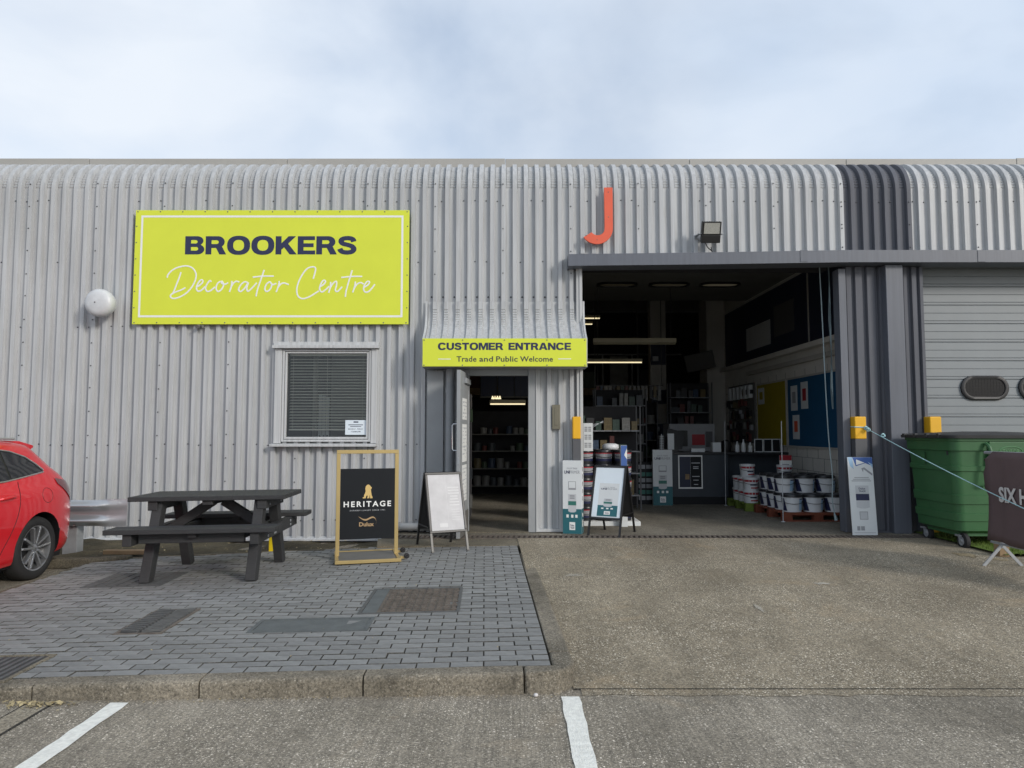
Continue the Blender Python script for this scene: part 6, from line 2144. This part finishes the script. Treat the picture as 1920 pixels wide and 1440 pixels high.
shelf('wide stock shelving facing the entrance door', -0.95, 0.55, 15.2, 0.45, (0.35, 0.72, 1.09, 1.45), 1.95, 'the shelving facing the door')
shelf('stock shelving just inside the entrance door on the left', -1.22, -0.66, 11.2, 0.5, (0.30, 0.75, 1.2, 1.65), 2.1, 'the shelving left inside the door')
shelf('long stock shelving at the rear of the shop', 1.2, 3.5, 19.4, 0.5, (0.4, 0.8, 1.2, 1.6), 2.0, 'the rear shelving', 0.8, 1.2)
shelf('stock shelving behind the counter', 2.4, 3.5, 17.0, 0.4, (0.5, 0.9, 1.3, 1.7), 2.2, 'the shelving behind the counter', 0.8, 1.2)
up_ = thing('overhead_panels', 'row of dark blue panels above the shelving facing the door', 'panels', (-0.1, 15.1, 2.3))
for k in range(4):
    MB().box(-0.66 + k * 0.36, -0.32 + k * 0.36, 15.1, 15.15, 2.25, 2.68).build('panel', M_navyb, up_)
MB().box(-0.68, 0.79, 15.151, 15.18, 2.22, 2.72).build('backing', M_ceil, up_)
for k in (-0.6, 0.7):
    MB().box(k, k + 0.02, 15.181, 15.2, 2.25, 4.40).build('hanger', M_black, up_)
cl_ = thing('hanging_tools', 'dark reddish row of brushes hanging on the rear display', 'display', (1.9, 18.6, 1.6))
MB().box(1.5, 2.7, 18.65, 18.68, 0.15, 2.3).build('backing', M_dark, cl_)
for k in range(40):
    x, z = rnd.uniform(1.52, 2.64), rnd.choice((1.2, 1.5, 1.85))
    MB().box(x, x + 0.035, 18.6, 18.645, z, z + rnd.uniform(0.12, 0.26)).build('brush', rnd.choice([M_bkcol[2], M_bkcol[1], M_wood, M_card]), cl_)
ex = thing('exit_sign', 'small dark green fire exit sign at the back of the shop', 'sign', (3.3, 18.05, 2.1))
MB().box(3.08, 3.36, 18.06, 18.07, 1.98, 2.2).build('plate', pm('exit_green', (0.02, 0.09, 0.06), 0.5), ex)
XFm = frame((3.22, 18.06, 2.09), (1, 0, 0), (0, 0, 1))
mb = MB()
add_text(mb, 'Fire', XFm, 0, 0.045, 0.16, 0.065, 0.01, 0.001)
add_text(mb, 'exit', XFm, 0, -0.05, 0.16, 0.065, 0.01, 0.001)
mb.build('lettering', M_card, ex)
MB().box(3.20, 3.24, 18.071, 18.10, 1.95, 4.6).build('bracket', M_black, ex)
mz = thing('mezzanine_front', 'dark upper floor with rails and stored boards at the back', 'mezzanine', (2, 20.5, 2.4))
MB().box(-3, 4.9, 20.4, 21.8, 2.55, 2.75).build('deck', M_wood, mz)
for k in range(9):
    MB().box(-2.5 + k * 0.85, -2.46 + k * 0.85, 20.40, 20.44, 2.751, 3.7).build('rail_post', M_greypr, mz)
MB().box(-3, 4.9, 20.40, 20.44, 3.701, 3.74).build('handrail', M_greypr, mz)
for x in (-2.9, 1.0, 4.7):
    MB().box(x, x + 0.1, 20.45, 20.55, FZ, 2.549).build('leg', M_greyp, mz)
for k in range(8):
    x = -2.2 + k * 0.85
    MB().box(x, x + rnd.uniform(0.3, 0.6), 20.9, 21.2, 2.751, 2.751 + rnd.uniform(0.4, 1.1)).build('stored_box', rnd.choice(M_bkcol), mz)

# more stock: mixed cartons and packs on racks, hung goods and machines behind the counter
box_p = {}
def rack(label, x0, x1, y, d, zs, top, where, n_per=7):
    t = thing('display_rack', label, 'rack', ((x0 + x1) / 2, y, FZ), 0, 'shop racks')
    for x in (x0, x1 - 0.025):
        MB().box(x, x + 0.025, y, y + 0.025, FZ, top).box(x, x + 0.025, y + d - 0.025, y + d, FZ, top).build('upright', M_greyp, t)
    MB().box(x0 + 0.026, x1 - 0.026, y + d - 0.012, y + d - 0.004, FZ + 0.05, top).build('back_panel', M_dark, t)
    for z in zs:
        MB().box(x0 + 0.026, x1 - 0.026, y, y + d - 0.03, z - 0.02, z).build('shelf_board', M_greypr, t)
        x = x0 + 0.05
        while x < x1 - 0.14:
            w_, h_ = rnd.choice(((0.10, 0.16), (0.14, 0.22), (0.18, 0.12), (0.08, 0.26), (0.12, 0.19)))
            if x + w_ > x1 - 0.04:
                break
            if rnd.random() < 0.88:
                mi = rnd.randrange(len(STOCKM))
                key = (w_, h_, mi)
                if key not in box_p:
                    o = MB().box(0, w_, 0, 0.16, 0, h_).build('stock_carton', STOCKM[mi], None, bevel=0.004)
                    box_p[key] = o.data
                else:
                    o = link('stock_carton', box_p[key])
                o.location = (x, y + 0.02 + rnd.uniform(0, 0.05), z + 0.0005)
                o.rotation_euler = (0, 0, rnd.uniform(-0.06, 0.06))
                tag(o, 'small mixed stock carton on ' + where, 'carton', 'cartons on ' + where)
            x += w_ + rnd.uniform(0.01, 0.05)
    return t
STOCKM = [pm('pack_%d' % i, c, 0.45, var=0.35, vs=26) for i, c in enumerate([(0.20, 0.20, 0.19), (0.28, 0.27, 0.25), (0.06, 0.07, 0.08), (0.13, 0.035, 0.03), (0.035, 0.065, 0.12), (0.16, 0.12, 0.05), (0.04, 0.08, 0.06), (0.03, 0.03, 0.033)])]
rack('loaded rack standing behind the dark tubs', 1.15, 2.25, 12.4, 0.4, (0.40, 0.78, 1.16, 1.52), 1.95, 'the rack behind the dark tubs')
rack('loaded rack left of the brochure stand further back', 1.75, 2.85, 15.0, 0.4, (0.45, 0.85, 1.25, 1.65, 2.05), 2.4, 'the rack in the middle of the shop')
rack('tall rack of packs under the wall screen', 3.7, 4.7, 16.6, 0.35, (0.9, 1.25, 1.6, 1.95, 2.3), 2.65, 'the rack under the wall screen')
tm = thing('tinting_machine', 'pale tinting machine with a dark monitor behind the counter', 'machine', (3.7, 14.9, FZ))
MB().box(3.25, 4.20, 14.7, 15.3, FZ, 1.66).build('cabinet', M_greypr, tm, bevel=0.02)
MB().box(3.32, 3.62, 14.66, 14.699, 1.20, 1.52).build('monitor', M_black, tm, bevel=0.006)
MB().box(3.72, 3.98, 14.685, 14.6995, 1.22, 1.44).build('red_label', M_redp, tm)
MB().box(4.00, 4.14, 14.685, 14.6995, 1.18, 1.50).build('keypad', M_greyp, tm)
gl_ = thing('glove_rail', 'rail of dark gloves and pale packets hanging at the back', 'rail', (2.6, 16.4, 2.1))
MB().box(1.9, 3.5, 16.4, 16.42, 2.55, 2.57).build('bar', M_black, gl_)
for x in (1.92, 3.46):
    MB().box(x, x + 0.015, 16.40, 16.415, 2.57, 5.2).build('hanger', M_black, gl_)
for k in range(16):
    x = 1.95 + k * 0.095
    MB().box(x, x + rnd.uniform(0.05, 0.08), 16.39, 16.43, 2.548 - rnd.uniform(0.22, 0.40), 2.548).build('pack', rnd.choice(STOCKM), gl_)
for k, (y, z, w_, h_) in enumerate(((17.92, 3.2, 0.7, 0.9), (17.92, 2.2, 0.5, 0.6), (17.92, 1.4, 0.4, 0.5))):
    t = thing('dark_poster', ('large dark poster high beside the column', 'medium dark poster below the large one', 'small dark poster low beside the column')[k], 'poster', (3.3 + 0.2 * k, 18.08, z))
    MB().box(3.56, 3.94, 18.085, 18.098, z, z + h_ * 0.6).build('sheet', M_navyb, t)
    MB().box(3.60, 3.75, 18.080, 18.0845, z + 0.1, z + 0.22).build('print', M_lightpr, t)
